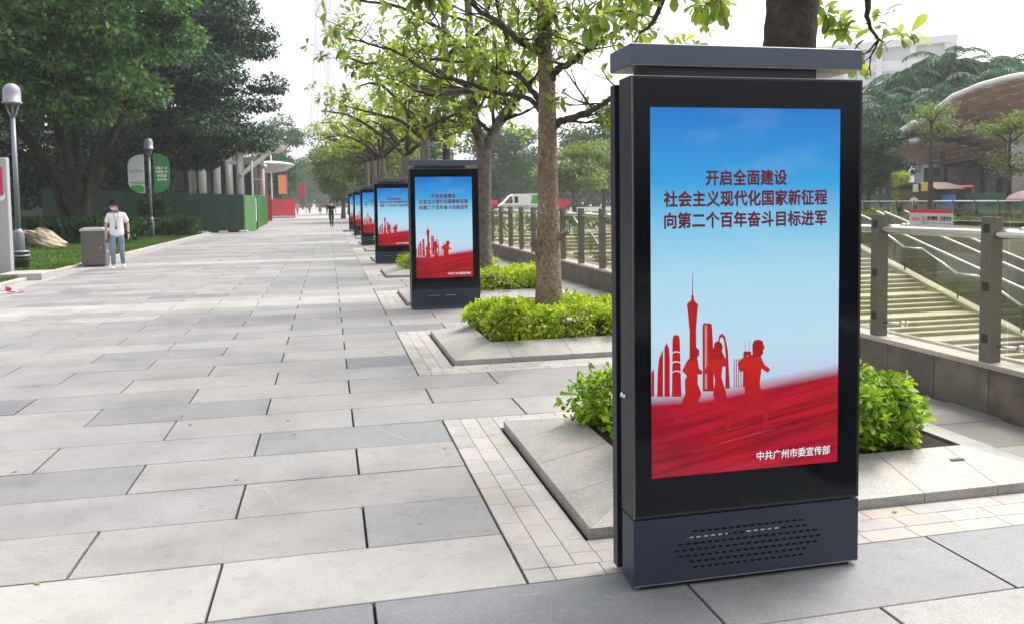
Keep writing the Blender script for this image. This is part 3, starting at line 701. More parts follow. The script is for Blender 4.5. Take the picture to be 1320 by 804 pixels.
def hedge(i, x0, x1, y0, y1, z0, h, n, L, mat, label, nparts=0, seed=1):
    rg = np.random.default_rng(seed)
    t = thing('hedge', label, 'hedge', ((x0+x1)/2, (y0+y1)/2, z0), 0, 'clipped hedges in the planters')
    hx, hy = (x1-x0)/2, (y1-y0)/2
    # points in a rounded lumpy box, denser at the surface
    k = n*3; p = rg.uniform(-1, 1, (k, 3)); p[:, 2] = rg.random(k)
    face = rg.random(k); edge = 1-.28*rg.random(k)**2
    side = face < .45; top = (face >= .45) & (face < .82)
    a = rg.uniform(0, 2*PI, k)
    sx = np.sign(np.cos(a))*np.abs(np.cos(a))**.35; sy = np.sign(np.sin(a))*np.abs(np.sin(a))**.35
    p[side, 0] = (sx*edge)[side]; p[side, 1] = (sy*edge)[side]
    p[top, 2] = (1-.22*rg.random(k)**2)[top]
    lump = 1+.10*np.sin(p[:, 0]*hx*5.3+seed)*np.cos(p[:, 1]*hy*6.1)+.07*np.sin(p[:, 0]*hx*13+p[:, 1]*hy*9+seed)
    r = np.maximum(np.abs(p[:, 0]), np.abs(p[:, 1])); P = p.copy()
    zz = p[:, 2]; shrink = 1-.10*np.maximum(0, zz-.6)/.4-.16*np.maximum(0, .35-zz)/.35
    P[:, 0] *= hx*lump*shrink; P[:, 1] *= hy*lump*shrink; P[:, 2] = zz*h*(1+.10*np.sin(p[:, 0]*hx*7+2*seed)+.08*np.sin(p[:, 1]*hy*8.3)-.10*np.clip(r-.75, 0, 1)*4)
    q = (np.abs(p[:, 0])**5+np.abs(p[:, 1])**5) < 1.25
    P = P[q][:n]; n = len(P)
    out = P.copy(); out[:, 2] = (P[:, 2]-h*.35)*1.3; out /= np.linalg.norm(out, axis=1, keepdims=True)+1e-6
    # leaves arranged in sprigs: pull groups of 6 together
    g = n//6; ctr = np.repeat(P[:g], 6, 0); P = ctr+rg.normal(0, L*.42, ctr.shape); o2 = np.repeat(out[:g], 6, 0); n = len(P)
    D = o2*.7+unit(n, rg)*.9; D[:, 2] += .15; N = o2*.8+unit(n, rg)*.8; N[:, 2] += .9
    Ls = L*rg.uniform(.65, 1.25, n); Ws = Ls*rg.uniform(.42, .6, n)
    if nparts:
        wp = P+np.array(t.location); cam = np.array([0, 0, 1.7]); ds = np.linalg.norm(wp-cam, axis=1)
        score = ds - .0*Ls; score = score+(o2@((wp-cam).T)).diagonal()*0 if False else ds/Ls
        facing = ((wp-cam)/ds[:, None]*o2).sum(1); score = score+np.where(facing < -.2, 0, 1e3)
        idx = np.argsort(score)[:nparts]; msk = np.zeros(n, bool); msk[idx] = True
        for j in idx:
            V, F = leaves_arr(np.zeros((1, 3)), D[j:j+1], N[j:j+1], Ls[j:j+1], Ws[j:j+1], TPL_BIG)
            link('leaf', np_mesh('leaf', V, F, mat), t, tuple(P[j]))
        P, D, N, Ls, Ws = P[~msk], D[~msk], N[~msk], Ls[~msk], Ws[~msk]
    foliage('leaves', P, D, N, Ls, Ws, mat, t, TPL_BIG if i < 3 else TPL_SMALL, kind='stuff')
    st = MB(); rr = random.Random(seed)
    for _ in range(70 if i < 3 else 20):
        x, y = rr.uniform(-hx, hx)*.86, rr.uniform(-hy, hy)*.86
        st.tube([(x, y, -.03), (x+rr.uniform(-.05, .05), y+rr.uniform(-.05, .05), h*.4), (x+rr.uniform(-.1, .1), y+rr.uniform(-.1, .1), h*.8)], [.007, .005, .003], 4)
    st.build('stems', 'bark_dark', t, kind='stuff')
    return t
PF = [ROW0+z*PITCH+.004+.381 for z in ZONES]
plab = ['nearest low grey stone planter, its sloping border showing both sides of the big kiosk', 'second low stone planter, with the rough brown trunk and wide yellow green hedge', 'third low stone planter, just behind the second kiosk',
        'fourth low stone planter, behind a grey trunk', 'fifth low stone planter behind the third kiosk', 'sixth low stone planter along the row', 'seventh low stone planter by the fourth kiosk', 'eighth low stone planter along the row', 'ninth low stone planter near the far kiosks']
hlab = ['green hedge right behind the nearest kiosk, sticking out on both its sides', 'broad yellow green hedge around the rough brown trunk beside the big kiosk', 'yellow green hedge to the right of the second kiosk', 'small round hedge seen between the second and third kiosks',
        'hedge behind the third kiosk', 'hedge past the third kiosk, sixth along the row', 'hedge by the fourth kiosk, seventh along the row', 'hedge eighth along the row', 'hedge near the farthest kiosks, ninth along the row']
for i in range(9): planter(i, PF[i], plab[i])
HX = [(1.70, 3.72), (1.72, 3.95), (2.05, 3.85), (1.62, 3.8), (1.65, 3.8), (1.65, 3.8), (1.65, 3.8), (1.65, 3.8), (1.65, 3.8)]
for i in range(9):
    n = [13000, 13000, 8000, 4000, 2500, 1500, 1500, 1500, 1500][i]
    Lf = [.062, .062, .062, .07, .08, .1, .1, .1, .1][i]
    hedge(i, HX[i][0], HX[i][1], PF[i]+.40, PF[i]+1.66, .13, .32 if i else .37, n, Lf, 'leaf_hedge' if i else 'leaf_hedge_deep', hlab[i], 290 if i < 2 else 0, i+3)

# ---- sparse broad-leaved trees -----------------------------------------------------
def sparse_tree(label, base, limbs, seed, nbr=5, twig=.8, leafL=.16, per=7, mat='leaf_big', bmat='bark', nparts=0, crown=None, bare_low=True, dens=1., cut=None):
    rr = random.Random(seed); rg = np.random.default_rng(seed)
    t = thing('tree', label, 'tree', base, 0, 'street trees in the planters')
    B = Vector(base); ros = []; tw = MB()
    def smooth_path(pts, k=4):
        pts = [Vector(p) for p in pts]; out = []
        for i in range(len(pts)-1):
            p0, p1, p2, p3 = pts[max(i-1, 0)], pts[i], pts[i+1], pts[min(i+2, len(pts)-1)]
            for j in range(k):
                u = j/k; out.append(.5*((2*p1)+(-p0+p2)*u+(2*p0-5*p1+4*p2-p3)*u*u+(-p0+3*p1-3*p2+p3)*u**3))
        out.append(pts[-1]); return out
    def grow(p, d, ln, r, lev):
        n = 4; pts = [p]; dd = d.normalized()
        for i in range(n):
            dd = (dd+Vector((rr.uniform(-1, 1), rr.uniform(-1, 1), rr.uniform(-.6, .75)))*.32).normalized()
            pts.append(pts[-1]+dd*ln/n)
        rs = [r*(1-.55*i/n) for i in range(n+1)]
        tw.tube(pts, rs, 5 if lev else 6)
        if lev >= 2: ros.append((pts[-1], dd)); 
        if lev >= 2 and rr.random() < .5: ros.append((pts[2], dd))
        if lev < 2:
            for j in range(rr.choice((2, 3))):
                q = rr.choice((2, 3, 4)); out = Vector((rr.uniform(-1, 1), rr.uniform(-1, 1), rr.uniform(-.25, .6)))
                grow(pts[q], (dd*.7+out*.9), ln*rr.uniform(.5, .8), rs[q]*.72, lev+1)
            ros.append((pts[-1], dd))
    for li, (pts, r0, r1) in enumerate(limbs):
        pth = smooth_path([Vector(p)-B for p in pts]); n = len(pth)
        if li: pth = [p+Vector((rr.uniform(-1, 1), rr.uniform(-1, 1), rr.uniform(-1, 1)))*.012*(0 if j == 0 else 1) for j, p in enumerate(pth)]
        if isinstance(r0, list): rad = [float(np.interp(j/(n-1), [a for a, b in r0], [b for a, b in r0])) for j in range(n)]; r0 = .16
        else: rad = [r0+(r1-r0)*j/(n-1) for j in range(n)]
        if li == 0:
            rad[0] *= 1.22; rad[1] *= 1.08
            m = MB(); fine = []
            for a in range(n-1): fine += [(pth[a].lerp(pth[a+1], q/3), rad[a]+(rad[a+1]-rad[a])*q/3) for q in range(3)]
            fine.append((pth[-1], rad[-1])); m.tube([f[0] for f in fine], [f[1] for f in fine], 18, True, .035, rr)
            tr = m.build('trunk', bmat, t, True)
            t['_tr'] = 0; del t['_tr']; t_trunk = tr
            continue
        MB().tube(pth, rad, 10, True, .05, rr).build('branch', bmat if r0 > .09 else 'bark_dark', t, True)
        for _ in range(max(2, int(nbr*n/12))):
            j = rr.randrange(max(1, n//4), n); d = (pth[min(j+1, n-1)]-pth[max(j-1, 0)]).normalized()
            side = Vector((rr.uniform(-1, 1), rr.uniform(-1, 1), rr.uniform(-.15, .7)))
            grow(pth[j], d*.4+side, twig*rr.uniform(.6, 1.2), max(.008, rad[j]*.45), 0 if r0 > .03 else 1)
        ros.append((pth[-1], (pth[-1]-pth[-2]).normalized()))
    tw.build('twigs', 'bark_dark', t, True, kind='stuff')
    P, D, N, L = [], [], [], []
    for p, d in ros:
        if rr.random() > dens: continue
        k = rr.randint(per-2, per+2); a0 = rr.uniform(0, 6.28)
        ax = d.cross(Vector((0, 0, 1))); ax = ax.normalized() if ax.length > .05 else Vector((1, 0, 0)); bx = d.cross(ax).normalized()
        for q in range(k):
            a = a0+q*2.4; rad = ax*math.cos(a)+bx*math.sin(a)
            v = rad*rr.uniform(.7, 1.1)+d*rr.uniform(.1, .8)+Vector((0, 0, rr.uniform(-.75, .1)))
            P.append(p-d*rr.uniform(0, .05)); D.append(v); N.append(Vector((0, 0, 1))+d*.3+Vector((rr.uniform(-.5, .5), rr.uniform(-.5, .5), 0))); L.append(leafL*rr.uniform(.55, 1.15))
    P = np.array(P); D = np.array(D); N = np.array(N); L = np.array(L)
    if cut is not None:
        keep = np.array([cut(Vector(p)+B) for p in P]); P, D, N, L = P[keep], D[keep], N[keep], L[keep]
    W = L*rg.uniform(.38, .5, len(L))
    if nparts and len(P):
        sc_ = []
        for j in range(len(P)):
            wp = Vector(P[j])+B; x, y = proj(wp); dd = (wp-Vector((0, 0, 1.7))).length
            sc_.append(dd/L[j]+(0 if -10 < x < 1330 and -10 < y < 800 else 1e4))
        idx = [j for j in np.argsort(sc_)[:nparts] if sc_[j] < 1e4]; msk = np.zeros(len(P), bool); msk[idx] = True
        for j in idx:
            V, F = leaves_arr(np.zeros((1, 3)), D[j:j+1], N[j:j+1], L[j:j+1], W[j:j+1], TPL_BIG)
            link('leaf', np_mesh('leaf', V, F, mat), t, tuple(P[j]))
        P, D, N, L, W = P[~msk], D[~msk], N[~msk], L[~msk], W[~msk]
    if len(P): foliage('leaves', P, D, N, L, W, mat, t, TPL_BIG, kind='stuff')
    return t, t_trunk
# tree rising behind the nearest kiosk: its crown is above the frame, twigs hang into it
T1 = (2.98, 4.95, .12)
sparse_tree('thick dark trunk rising behind the top of the nearest kiosk, twigs hanging over', T1,
    [([(2.98, 4.95, .1), (2.98, 4.95, 1.2), (3.0, 4.93, 2.6), (3.03, 4.9, 3.3), (3.06, 4.9, 4.4), (3.0, 4.9, 5.4)], .20, .13),
     ([(3.05, 4.9, 3.4), (3.3, 4.7, 3.7), (3.55, 4.75, 3.45), (3.53, 4.85, 3.05), (3.57, 4.9, 2.86), (3.72, 4.95, 2.74)], .05, .006),
     ([(3.0, 4.9, 3.5), (2.75, 5.3, 3.6), (2.6, 5.8, 3.4), (2.55, 6.1, 3.12), (2.5, 6.3, 3.03)], .05, .007),
     ([(3.0, 4.9, 3.6), (2.5, 5.0, 3.7), (2.15, 5.1, 3.45), (1.98, 5.2, 3.12), (1.9, 5.25, 3.03)], .05, .006),
     ([(3.0, 5.0, 3.7), (3.15, 5.6, 3.7), (3.2, 6.1, 3.45), (3.12, 6.3, 3.22)], .04, .006),
     ([(3.0, 4.9, 3.9), (2.2, 5.6, 4.1), (1.5, 6.3, 3.95), (1.0, 6.9, 3.75), (.75, 7.2, 3.6)], .06, .008),
     ([(3.0, 4.9, 4.2), (3.9, 5.3, 4.4), (4.7, 5.9, 4.1), (5.1, 6.2, 3.75)], .06, .01),
     ([(3.0, 4.9, 4.8), (3.6, 3.9, 5.4), (4.1, 3.3, 5.8)], .07, .01), ([(3.0, 4.9, 5.2), (2.2, 4.3, 6.0), (1.5, 4.0, 6.5)], .07, .01)],
    21, 3, .42, .145, 6, 'leaf_big', 'bark_dark', 110, cut=lambda p: p.z > 2.66 and (p.y > 4.7 or p.z > 4.2))
# second tree
T2 = (2.57, 9.45, .12)
_, tr2 = sparse_tree('rough brown trunk with two sawn knots growing from the second planter', T2,
    [([(2.56, 9.45, .1), (2.56, 9.45, .8), (2.58, 9.5, 1.6), (2.58, 9.5, 2.24), (2.585, 9.5, 2.7), (2.58, 9.5, 3.16), (2.55, 9.5, 3.7), (2.58, 9.5, 4.5), (2.6, 9.5, 6.0)], [(.0, .17), (.13, .155), (.26, .126), (.38, .115), (.5, .11), (.62, .095), (1., .06)], .07),
     ([(2.6, 9.5, 2.50), (2.72, 9.45, 2.62), (2.84, 9.4, 2.66), (3.06, 9.2, 2.74), (3.25, 9.0, 2.89), (3.6, 8.8, 3.1)], .055, .02),
     ([(2.58, 9.5, 3.05), (2.68, 9.4, 3.22), (2.81, 9.3, 3.30), (2.99, 9.1, 3.44), (3.29, 8.9, 3.63), (3.7, 8.6, 3.95)], .055, .018),
     ([(2.55, 9.5, 3.45), (2.4, 9.3, 3.46), (2.2, 9.2, 3.50), (1.92, 8.8, 3.58), (1.59, 8.4, 3.65), (1.3, 8.1, 3.72), (.9, 7.9, 3.7)], .05, .012),
     ([(2.57, 9.5, 2.75), (2.5, 9.7, 2.95), (2.4, 9.8, 3.12), (2.3, 9.9, 3.26), (2.12, 10.2, 3.3), (1.74, 10.3, 3.45), (1.3, 10.5, 3.5)], .045, .012),
     ([(2.58, 9.5, 2.6), (2.4, 9.6, 2.9), (2.0, 9.7, 3.0), (1.64, 9.7, 3.1), (1.26, 10.0, 3.25), (.96, 10.2, 3.5), (.64, 10.3, 3.62), (.25, 10.4, 3.72)], .035, .01),
     ([(2.58, 9.5, 3.9), (2.1, 9.9, 4.4), (1.3, 10.3, 4.9), (.6, 10.6, 5.3)], .05, .012),
     ([(2.58, 9.5, 4.2), (3.2, 9.9, 4.8), (4.1, 10.3, 5.3)], .05, .012)],
    22, 6, .6, .15, 6, 'leaf_big', 'bark', 290, dens=.42)
kn = MB(); kr = random.Random(4)
def knot(mb, p, d, r):
    p, d = Vector(p), Vector(d).normalized()
    mb.tube([p-d*.1, p, p+d*.05, p+d*.11, p+d*.125, p+d*.10], [r*1.1, r*1.15, r*.85, r*1.1, r*.85, r*.25], 12, True, .12, kr)
knot(kn, (-.14, -.05, .98), (-.5, -.2, .85), .05); knot(kn, (.11, -.06, 1.14), (.8, -.25, .5), .04)
kn.build('sawn_knot', 'bark', tr2, True)
# third tree
T3 = (2.75, 14.45, .12)
sparse_tree('forked grey brown tree whose trunk rises just right of the second kiosk', T3,
    [([(2.72, 14.4, .1), (2.71, 14.45, 1.), (2.74, 14.5, 2.0), (2.76, 14.5, 2.62)], .155, .135),
     ([(2.74, 14.5, 2.5), (2.66, 14.5, 2.85), (2.58, 14.5, 3.2), (2.55, 14.5, 3.62), (2.52, 14.5, 4.85), (2.5, 14.5, 6.0)], .105, .06),
     ([(2.78, 14.5, 2.5), (2.9, 14.5, 2.85), (3.02, 14.45, 3.1), (3.12, 14.3, 3.26), (3.24, 14.3, 3.42)], .10, .075),
     ([(3.22, 14.3, 3.40), (3.0, 14.2, 3.47), (2.76, 14.0, 3.51), (2.29, 13.6, 3.54), (1.71, 13.2, 3.42), (1.37, 12.9, 3.44), (1.0, 12.7, 3.5)], .075, .02),
     ([(3.2, 14.3, 3.36), (3.03, 14.4, 3.77), (3.15, 14.8, 4.16), (3.34, 15.0, 4.7), (3.5, 15.2, 5.5)], .065, .03),
     ([(2.66, 14.5, 2.75), (2.5, 14.2, 2.95), (2.35, 14.0, 3.03), (2.07, 13.5, 3.13), (1.54, 13.4, 2.86)], .045, .018),
     ([(3.24, 14.3, 3.42), (3.5, 14.2, 3.7), (3.9, 14.1, 4.1), (4.3, 14.0, 4.3)], .05, .015),
     ([(2.53, 14.5, 4.3), (1.8, 14.3, 4.8), (1.1, 14.0, 5.0), (.5, 13.8, 5.0)], .05, .015),
     ([(2.53, 14.5, 3.7), (2.0, 14.6, 4.0), (1.3, 14.6, 4.2), (.7, 14.5, 4.1), (.3, 14.3, 4.2)], .045, .015),
     ([(3.3, 14.9, 4.6), (3.0, 14.2, 5.1), (2.7, 13.9, 5.6)], .04, .012)],
    23, 7, .75, .165, 6, 'leaf_big_far', 'bark_grey', 120, dens=.42)
# trees farther along the row
def row_tree(label, x, y, seed, h=3.0, spread=1.9, lean=0., mat='leaf_big_far', dens=.62):
    rr = random.Random(seed); top = h+1.4
    lb = [([(x, y, .1), (x+lean*.3, y, 1.2), (x+lean*.6, y, h*.7), (x+lean, y, h)], .15, .11)]
    n = 7
    for k in range(n):
        a = 2*PI*k/n+rr.uniform(-.4, .4); sp = spread*rr.uniform(.7, 1.2); z1 = h+rr.uniform(-.2, .9)
        lb.append(([(x+lean, y, h-.15), (x+lean+math.cos(a)*sp*.35, y+math.sin(a)*sp*.35, h+.35*(z1-h)+.25), (x+lean+math.cos(a)*sp*.75, y+math.sin(a)*sp*.75, z1+.3), (x+lean+math.cos(a)*sp*1.15, y+math.sin(a)*sp*1.15, z1+rr.uniform(.1, .5))], .06, .015))
    lb.append(([(x+lean, y, h-.1), (x+lean+.1, y, h+.8), (x+lean, y+.1, h+1.7)], .08, .02))
    return sparse_tree(label, (x, y, .12), lb, seed, 4, .75, .2, 6, mat, 'bark_grey', 0, dens=dens)
row_tree('fourth tree of the planter row, dark trunk showing above the second kiosk', 2.3, 19.6, 31, 3.3, 1.9)
row_tree('fifth tree of the planter row, above the third kiosk', 2.2, 24.6, 32, 3.2, 2.0, .1)
row_tree('sixth tree of the planter row, left of the second kiosk', 2.1, 29.7, 33, 3.4, 2.2, -.2)
row_tree('seventh tree of the planter row, thinner in the distance', 2.2, 34.8, 34, 3.6, 2.2)
row_tree('eighth tree of the planter row, small in the distance', 2.2, 39.8, 35, 3.8, 2.3)
row_tree('ninth tree of the planter row, by the last kiosks', 2.1, 44.9, 36, 4., 2.4)

# ================================================================== RAILING on the right
wall = thing('low_stone_wall', 'low brown granite wall with pale coping under the glass railing', 'wall', (0, 0, 0))
pc = {}
y = 1.2; k = 0
panel_far = MB()
while y < 46:
    ln = .585
    if 3.5 < y < 27:
        if 'p' not in pc: pc['p'] = MB().box(0, .3, .003, ln-.003, -.02, .352, .003).mesh('stone_panel', 'wall_stone')
        link('stone_panel', pc['p'], wall, (WX, y, 0))
    else: panel_far.box(WX, WX+.3, y+.003, y+ln-.003, -.02, .352)
    y += ln; k += 1
panel_far.build('distant_stone_panels', 'wall_stone', wall, kind='stuff')
y = 1.0
while y < 46:
    if 'c' not in pc: pc['c'] = MB().box(-.018, .33, .003, 1.197, .3535, .395, .004).mesh('coping_stone', 'coping')
    link('coping_stone', pc['c'], wall, (WX, y, 0)); y += 1.2
MB().box(WX+.205, WX+.235, 1, 46, .396, .415).build('glass_channel', 'steel_bright', wall)
MB().box(5.2, 5.5, -12, 39.5, -7.2, .34).build('retaining_wall', 'concrete', wall)
rl = thing('glass_railing', 'steel and glass railing with brown steel posts on the low wall', 'railing', (0, 0, 0))
pm = MB(); pm.box(-.052, -.02, -.055, .055, 0, 1.125); pm.box(-.018, .052, -.05, .05, 0, 1.12)
post_me = pm.mesh('post', 'steel')
cl = MB()
for z in (.125, 1.02):
    cl.tube([(.02, -.045, z), (.05, -.10, z), (.115, -.17, z)], .011, 8); cl.tube([(.105, -.165, z), (.135, -.178, z)], .026, 12); cl.tube([(.145, -.182, z), (.165, -.19, z)], .026, 12)
clamp_me = cl.mesh('clamp', 'steel_bright', True)
pl = MB()
for z in (.15, .55, 1.0): pl.box(-.0545, -.052, -.03, .03, z, z+.07)
plate_me = pl.mesh('fixing_plate', 'steel_dark')
POSTY = [1.39+1.32*i for i in range(34)]
for py in POSTY:
    p = link('post', post_me, rl, (WX+.06, py, .396))
    link('clamp', clamp_me, p); link('fixing_plate', plate_me, p)
    link('glass_pane', None) if False else None
    pass
pane_me = MB().box(WX+.213, WX+.225, .012, 1.308, .418, 1.565).mesh('glass_pane', 'glass')
for i in range(len(POSTY)-1):
    link('glass_pane', pane_me, rl, (0, POSTY[i], 0))
MB().tube([(WX+.062, 1., 1.385), (WX+.062, 45, 1.385)], .037, 14, False).build('handrail', 'steel_bright', rl, True)
# sign stuck on the glass
sg = thing('safety_sign', 'pale safety notice with red stripes and black lettering stuck to the near glass pane', 'sign', (WX+.21, 5.93, 1.365))
MB().box(-.004, 0, 0, .53, .012, .198).build('panel', 'cream', sg)
MB().box(-.0052, -.0042, 0, .53, .172, .198).box(-.0052, -.0042, 0, .53, .012, .036).build('stripe', 'red', sg)
fy = lambda a, b: (-.0056, .53-a, b)
link('lettering', text_mesh('请勿攀爬，注意安全', 'black', (.225, .515, .105, .145), fy, .02), sg)
link('lettering', text_mesh('Do not climb, mind your safety', 'black', (.225, .515, .078, .09), fy, .01), sg)
link('lettering', text_mesh('温馨提示', 'red', (.03, .14, .1, .13), fy, .0), sg)
em = MB()
for q in range(20):
    a, b = 2*PI*q/20, 2*PI*(q+1)/20
    em.add([(-.0056, .53-.19-math.cos(a)*r*.8, .105+math.sin(a)*r) for r in (.034, .029)]+[(-.0056, .53-.19-math.cos(b)*r*.8, .105+math.sin(b)*r) for r in (.029, .034)], [(0, 1, 2, 3)])
em.box(-.0057, -.0056, .337, .343, .085, .118); em.box(-.0057, -.0056, .33, .35, .113, .119)
em.build('emblem', 'black', sg)

# ================================================================== SUNKEN PLAZA: stairs, balustrade, escalator
st = thing('stone_staircase', 'wide pale stone staircase descending into the sunken plaza beyond the glass', 'staircase', (0, 0, 0))
ytop, z, y = 39.5, 0., 39.5
step_far = None; prof = [(39.5, -7.19), (39.5, 0)]
n = 0
while z > -7.0:
    tread = 1.0 if n % 4 == 0 else .36
    dz = .15; z2 = z-dz
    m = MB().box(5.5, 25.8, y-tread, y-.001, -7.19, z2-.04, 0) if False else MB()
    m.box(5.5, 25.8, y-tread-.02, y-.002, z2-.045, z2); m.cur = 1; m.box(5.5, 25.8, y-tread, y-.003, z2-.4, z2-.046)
    m.build('step', ['stair', 'stair_riser_shaded'], st)
    z = z2; y -= tread; n += 1
ybot = y
MB().prismx([(39.5, -.3), (39.5, -7.1), (ybot, -7.1)], 5.6, 25.7).build('stair_base', 'concrete', st)
SL = 7.05/(39.5-ybot)
zs = lambda yy: -(39.5-yy)*SL
MB().prismx([(39.5, .12), (39.5, -.6), (ybot, -7.1), (ybot, zs(ybot)+.15)], 25.8, 26.3).build('stringer', 'concrete', st)
def balustrade(name, label, x, par=None):
    t = thing(name, label, 'balustrade', (0, 0, 0))
    yy = 39.5; n = 0; rail = []
    while yy > ybot+1:
        y2 = yy-(1.1 if n % 2 == 0 else 2.2); za = zs(yy) if n else 0; zb_ = zs(yy)-.02 if n % 2 == 0 else zs(y2)+.3
        z1 = (rail[-1][1] if rail else 1.15); z2 = z1 if n % 2 == 0 else z1-3.3*SL
        MB().add([(x, yy-.05, z1-.9), (x, y2+.05, z2-.9), (x, y2+.05, z2-.06), (x, yy-.05, z1-.06), (x+.02, yy-.05, z1-.9), (x+.02, y2+.05, z2-.9), (x+.02, y2+.05, z2-.06), (x+.02, yy-.05, z1-.06)],
                 [(0, 1, 2, 3), (7, 6, 5, 4), (0, 4, 5, 1), (3, 2, 6, 7), (0, 3, 7, 4), (1, 5, 6, 2)]).build('glass_pane', 'glass_green', t)
        MB().bar((x, yy, z1-1.15), (x, yy, z1), .05).build('post', 'steel', t)
        MB().tube([(x, yy, z1), (x, y2, z2)], .045, 8).build('handrail', 'steel_bright', t, True)
        rail.append((y2, z2)); yy = y2; n += 1
    return t
balustrade('stair_balustrade', 'green glass balustrade with a stepped handrail on the right edge of the stairs', 26.05)
balustrade('stair_balustrade', 'low stepped handrail on the near left side of the stairs, close behind the railing', 11.5)
es = thing('escalator', 'long grey escalator with white handrails running down beside the stairs', 'escalator', (0, 0, 0))
for i, (xa, xb, ya) in enumerate(((27.4, 29.2, 38.5), (30.2, 32.0, 40.5))):
    zt = lambda yy: -(ya-yy)*.272
    MB().prismx([(ya, -.15), (ya, -1.0), (14, zt(14)-1.0), (14, zt(14)-.15)], xa, xb).build('truss', 'grey_conc', es)
    for q, x in enumerate((xa, xb)):
        MB().prismx([(ya, -.15), (14, zt(14)-.15), (14, zt(14)+.75), (ya, .75)], x-.03, x+.03).build('side_panel', 'esc_side', es)
        MB().bar((x, ya, .8), (x, 14, zt(14)+.8), .09, .07).build('handrail', 'white', es)
wl = thing('concrete_retaining_wall', 'beige concrete retaining wall on the far side of the sunken plaza', 'wall', (0, 0, 0))
MB().box(40, 40.6, -20, 60, -7.2, -1.0).build('wall_panel', 'concrete', wl)
MB().box(39.9, 40.6, -20, 60, -1.0, -.35).build('planter_edge', 'cream', wl)
MB().box(39.7, 40.0, 8, 46, -2.9, -2.3).build('recess_band', 'dark_wall', wl)
MB().box(33, 40, 60, 60.5, -7.2, -.05).build('end_wall', 'concrete', wl)
MB().box(33, 33.4, 39.5, 60, -7.2, -.05).build('side_wall', 'concrete', wl)
MB().box(5.5, 33, 39.6, 39.9, -7.2, -.06).build('back_wall', 'concrete', wl)
def leafy_box(name, label, cat, x0, x1, y0, y1, z0, z1, n, L, mat, kind=None, group=None, rg=None):
    rg = rg or RG; p = rg.random((n, 3)); 
    P = np.stack([x0+p[:, 0]*(x1-x0), y0+p[:, 1]*(y1-y0), z0+(1-(1-p[:, 2])**2)*(z1-z0)], 1)
    P[:, 2] += .12*(z1-z0)*np.sin(P[:, 0]*2.1)*np.cos(P[:, 1]*1.7)+.06*(z1-z0)*np.sin(P[:, 0]*6+P[:, 1]*5)
    D = unit(n, rg); D[:, 2] += .6; N = unit(n, rg); N[:, 2] += .9
    return foliage(name, P, D, N, L*rg.uniform(.6, 1.3, n), L*rg.uniform(.35, .6, n), mat, kind=kind, label=label, category=cat, group=group)
leafy_box('planting_bed', 'yellow green planting along the top of the far retaining wall', 'planting', 40.6, 43, 5, 62, -.5, .02, 9000, .25, 'leaf_pale', 'stuff')
leafy_box('planting_bed', 'green shrubs beyond the top of the staircase', 'planting', 8, 32, 41, 43, 0, .7, 5000, .25, 'leaf_pale', 'stuff')
leafy_box('distant_wood', 'dark hazy wood closing the far end of the promenade', 'wood', -70, 45, 300, 315, 0, 9, 20000, 1.8, 'leaf_far', 'stuff')
leafy_box('distant_wood', 'dark hazy wood beyond the road behind the white van', 'wood', 30, 150, 180, 192, 0, 8, 30000, 1.6, 'leaf_far', 'stuff')
fr = thing('far_railing', 'pale railing on the far side of the sunken plaza below the green hoarding', 'railing', (0, 0, 0))
fpm = MB().box(-.06, .06, -.06, .06, 0, 1.25).mesh('post', 'steel')
for i in range(24): link('post', fpm, fr, (43.5, 20+i*2, 0))
MB().tube([(43.5, 20, 1.2), (43.5, 66, 1.2)], .05, 8).build('handrail', 'steel_bright', fr)
fg = MB().box(43.55, 43.58, .1, 1.9, .15, 1.0).mesh('glass_pane', 'glass_green')
for i in range(23): link('glass_pane', fg, fr, (0, 20+i*2, 0))

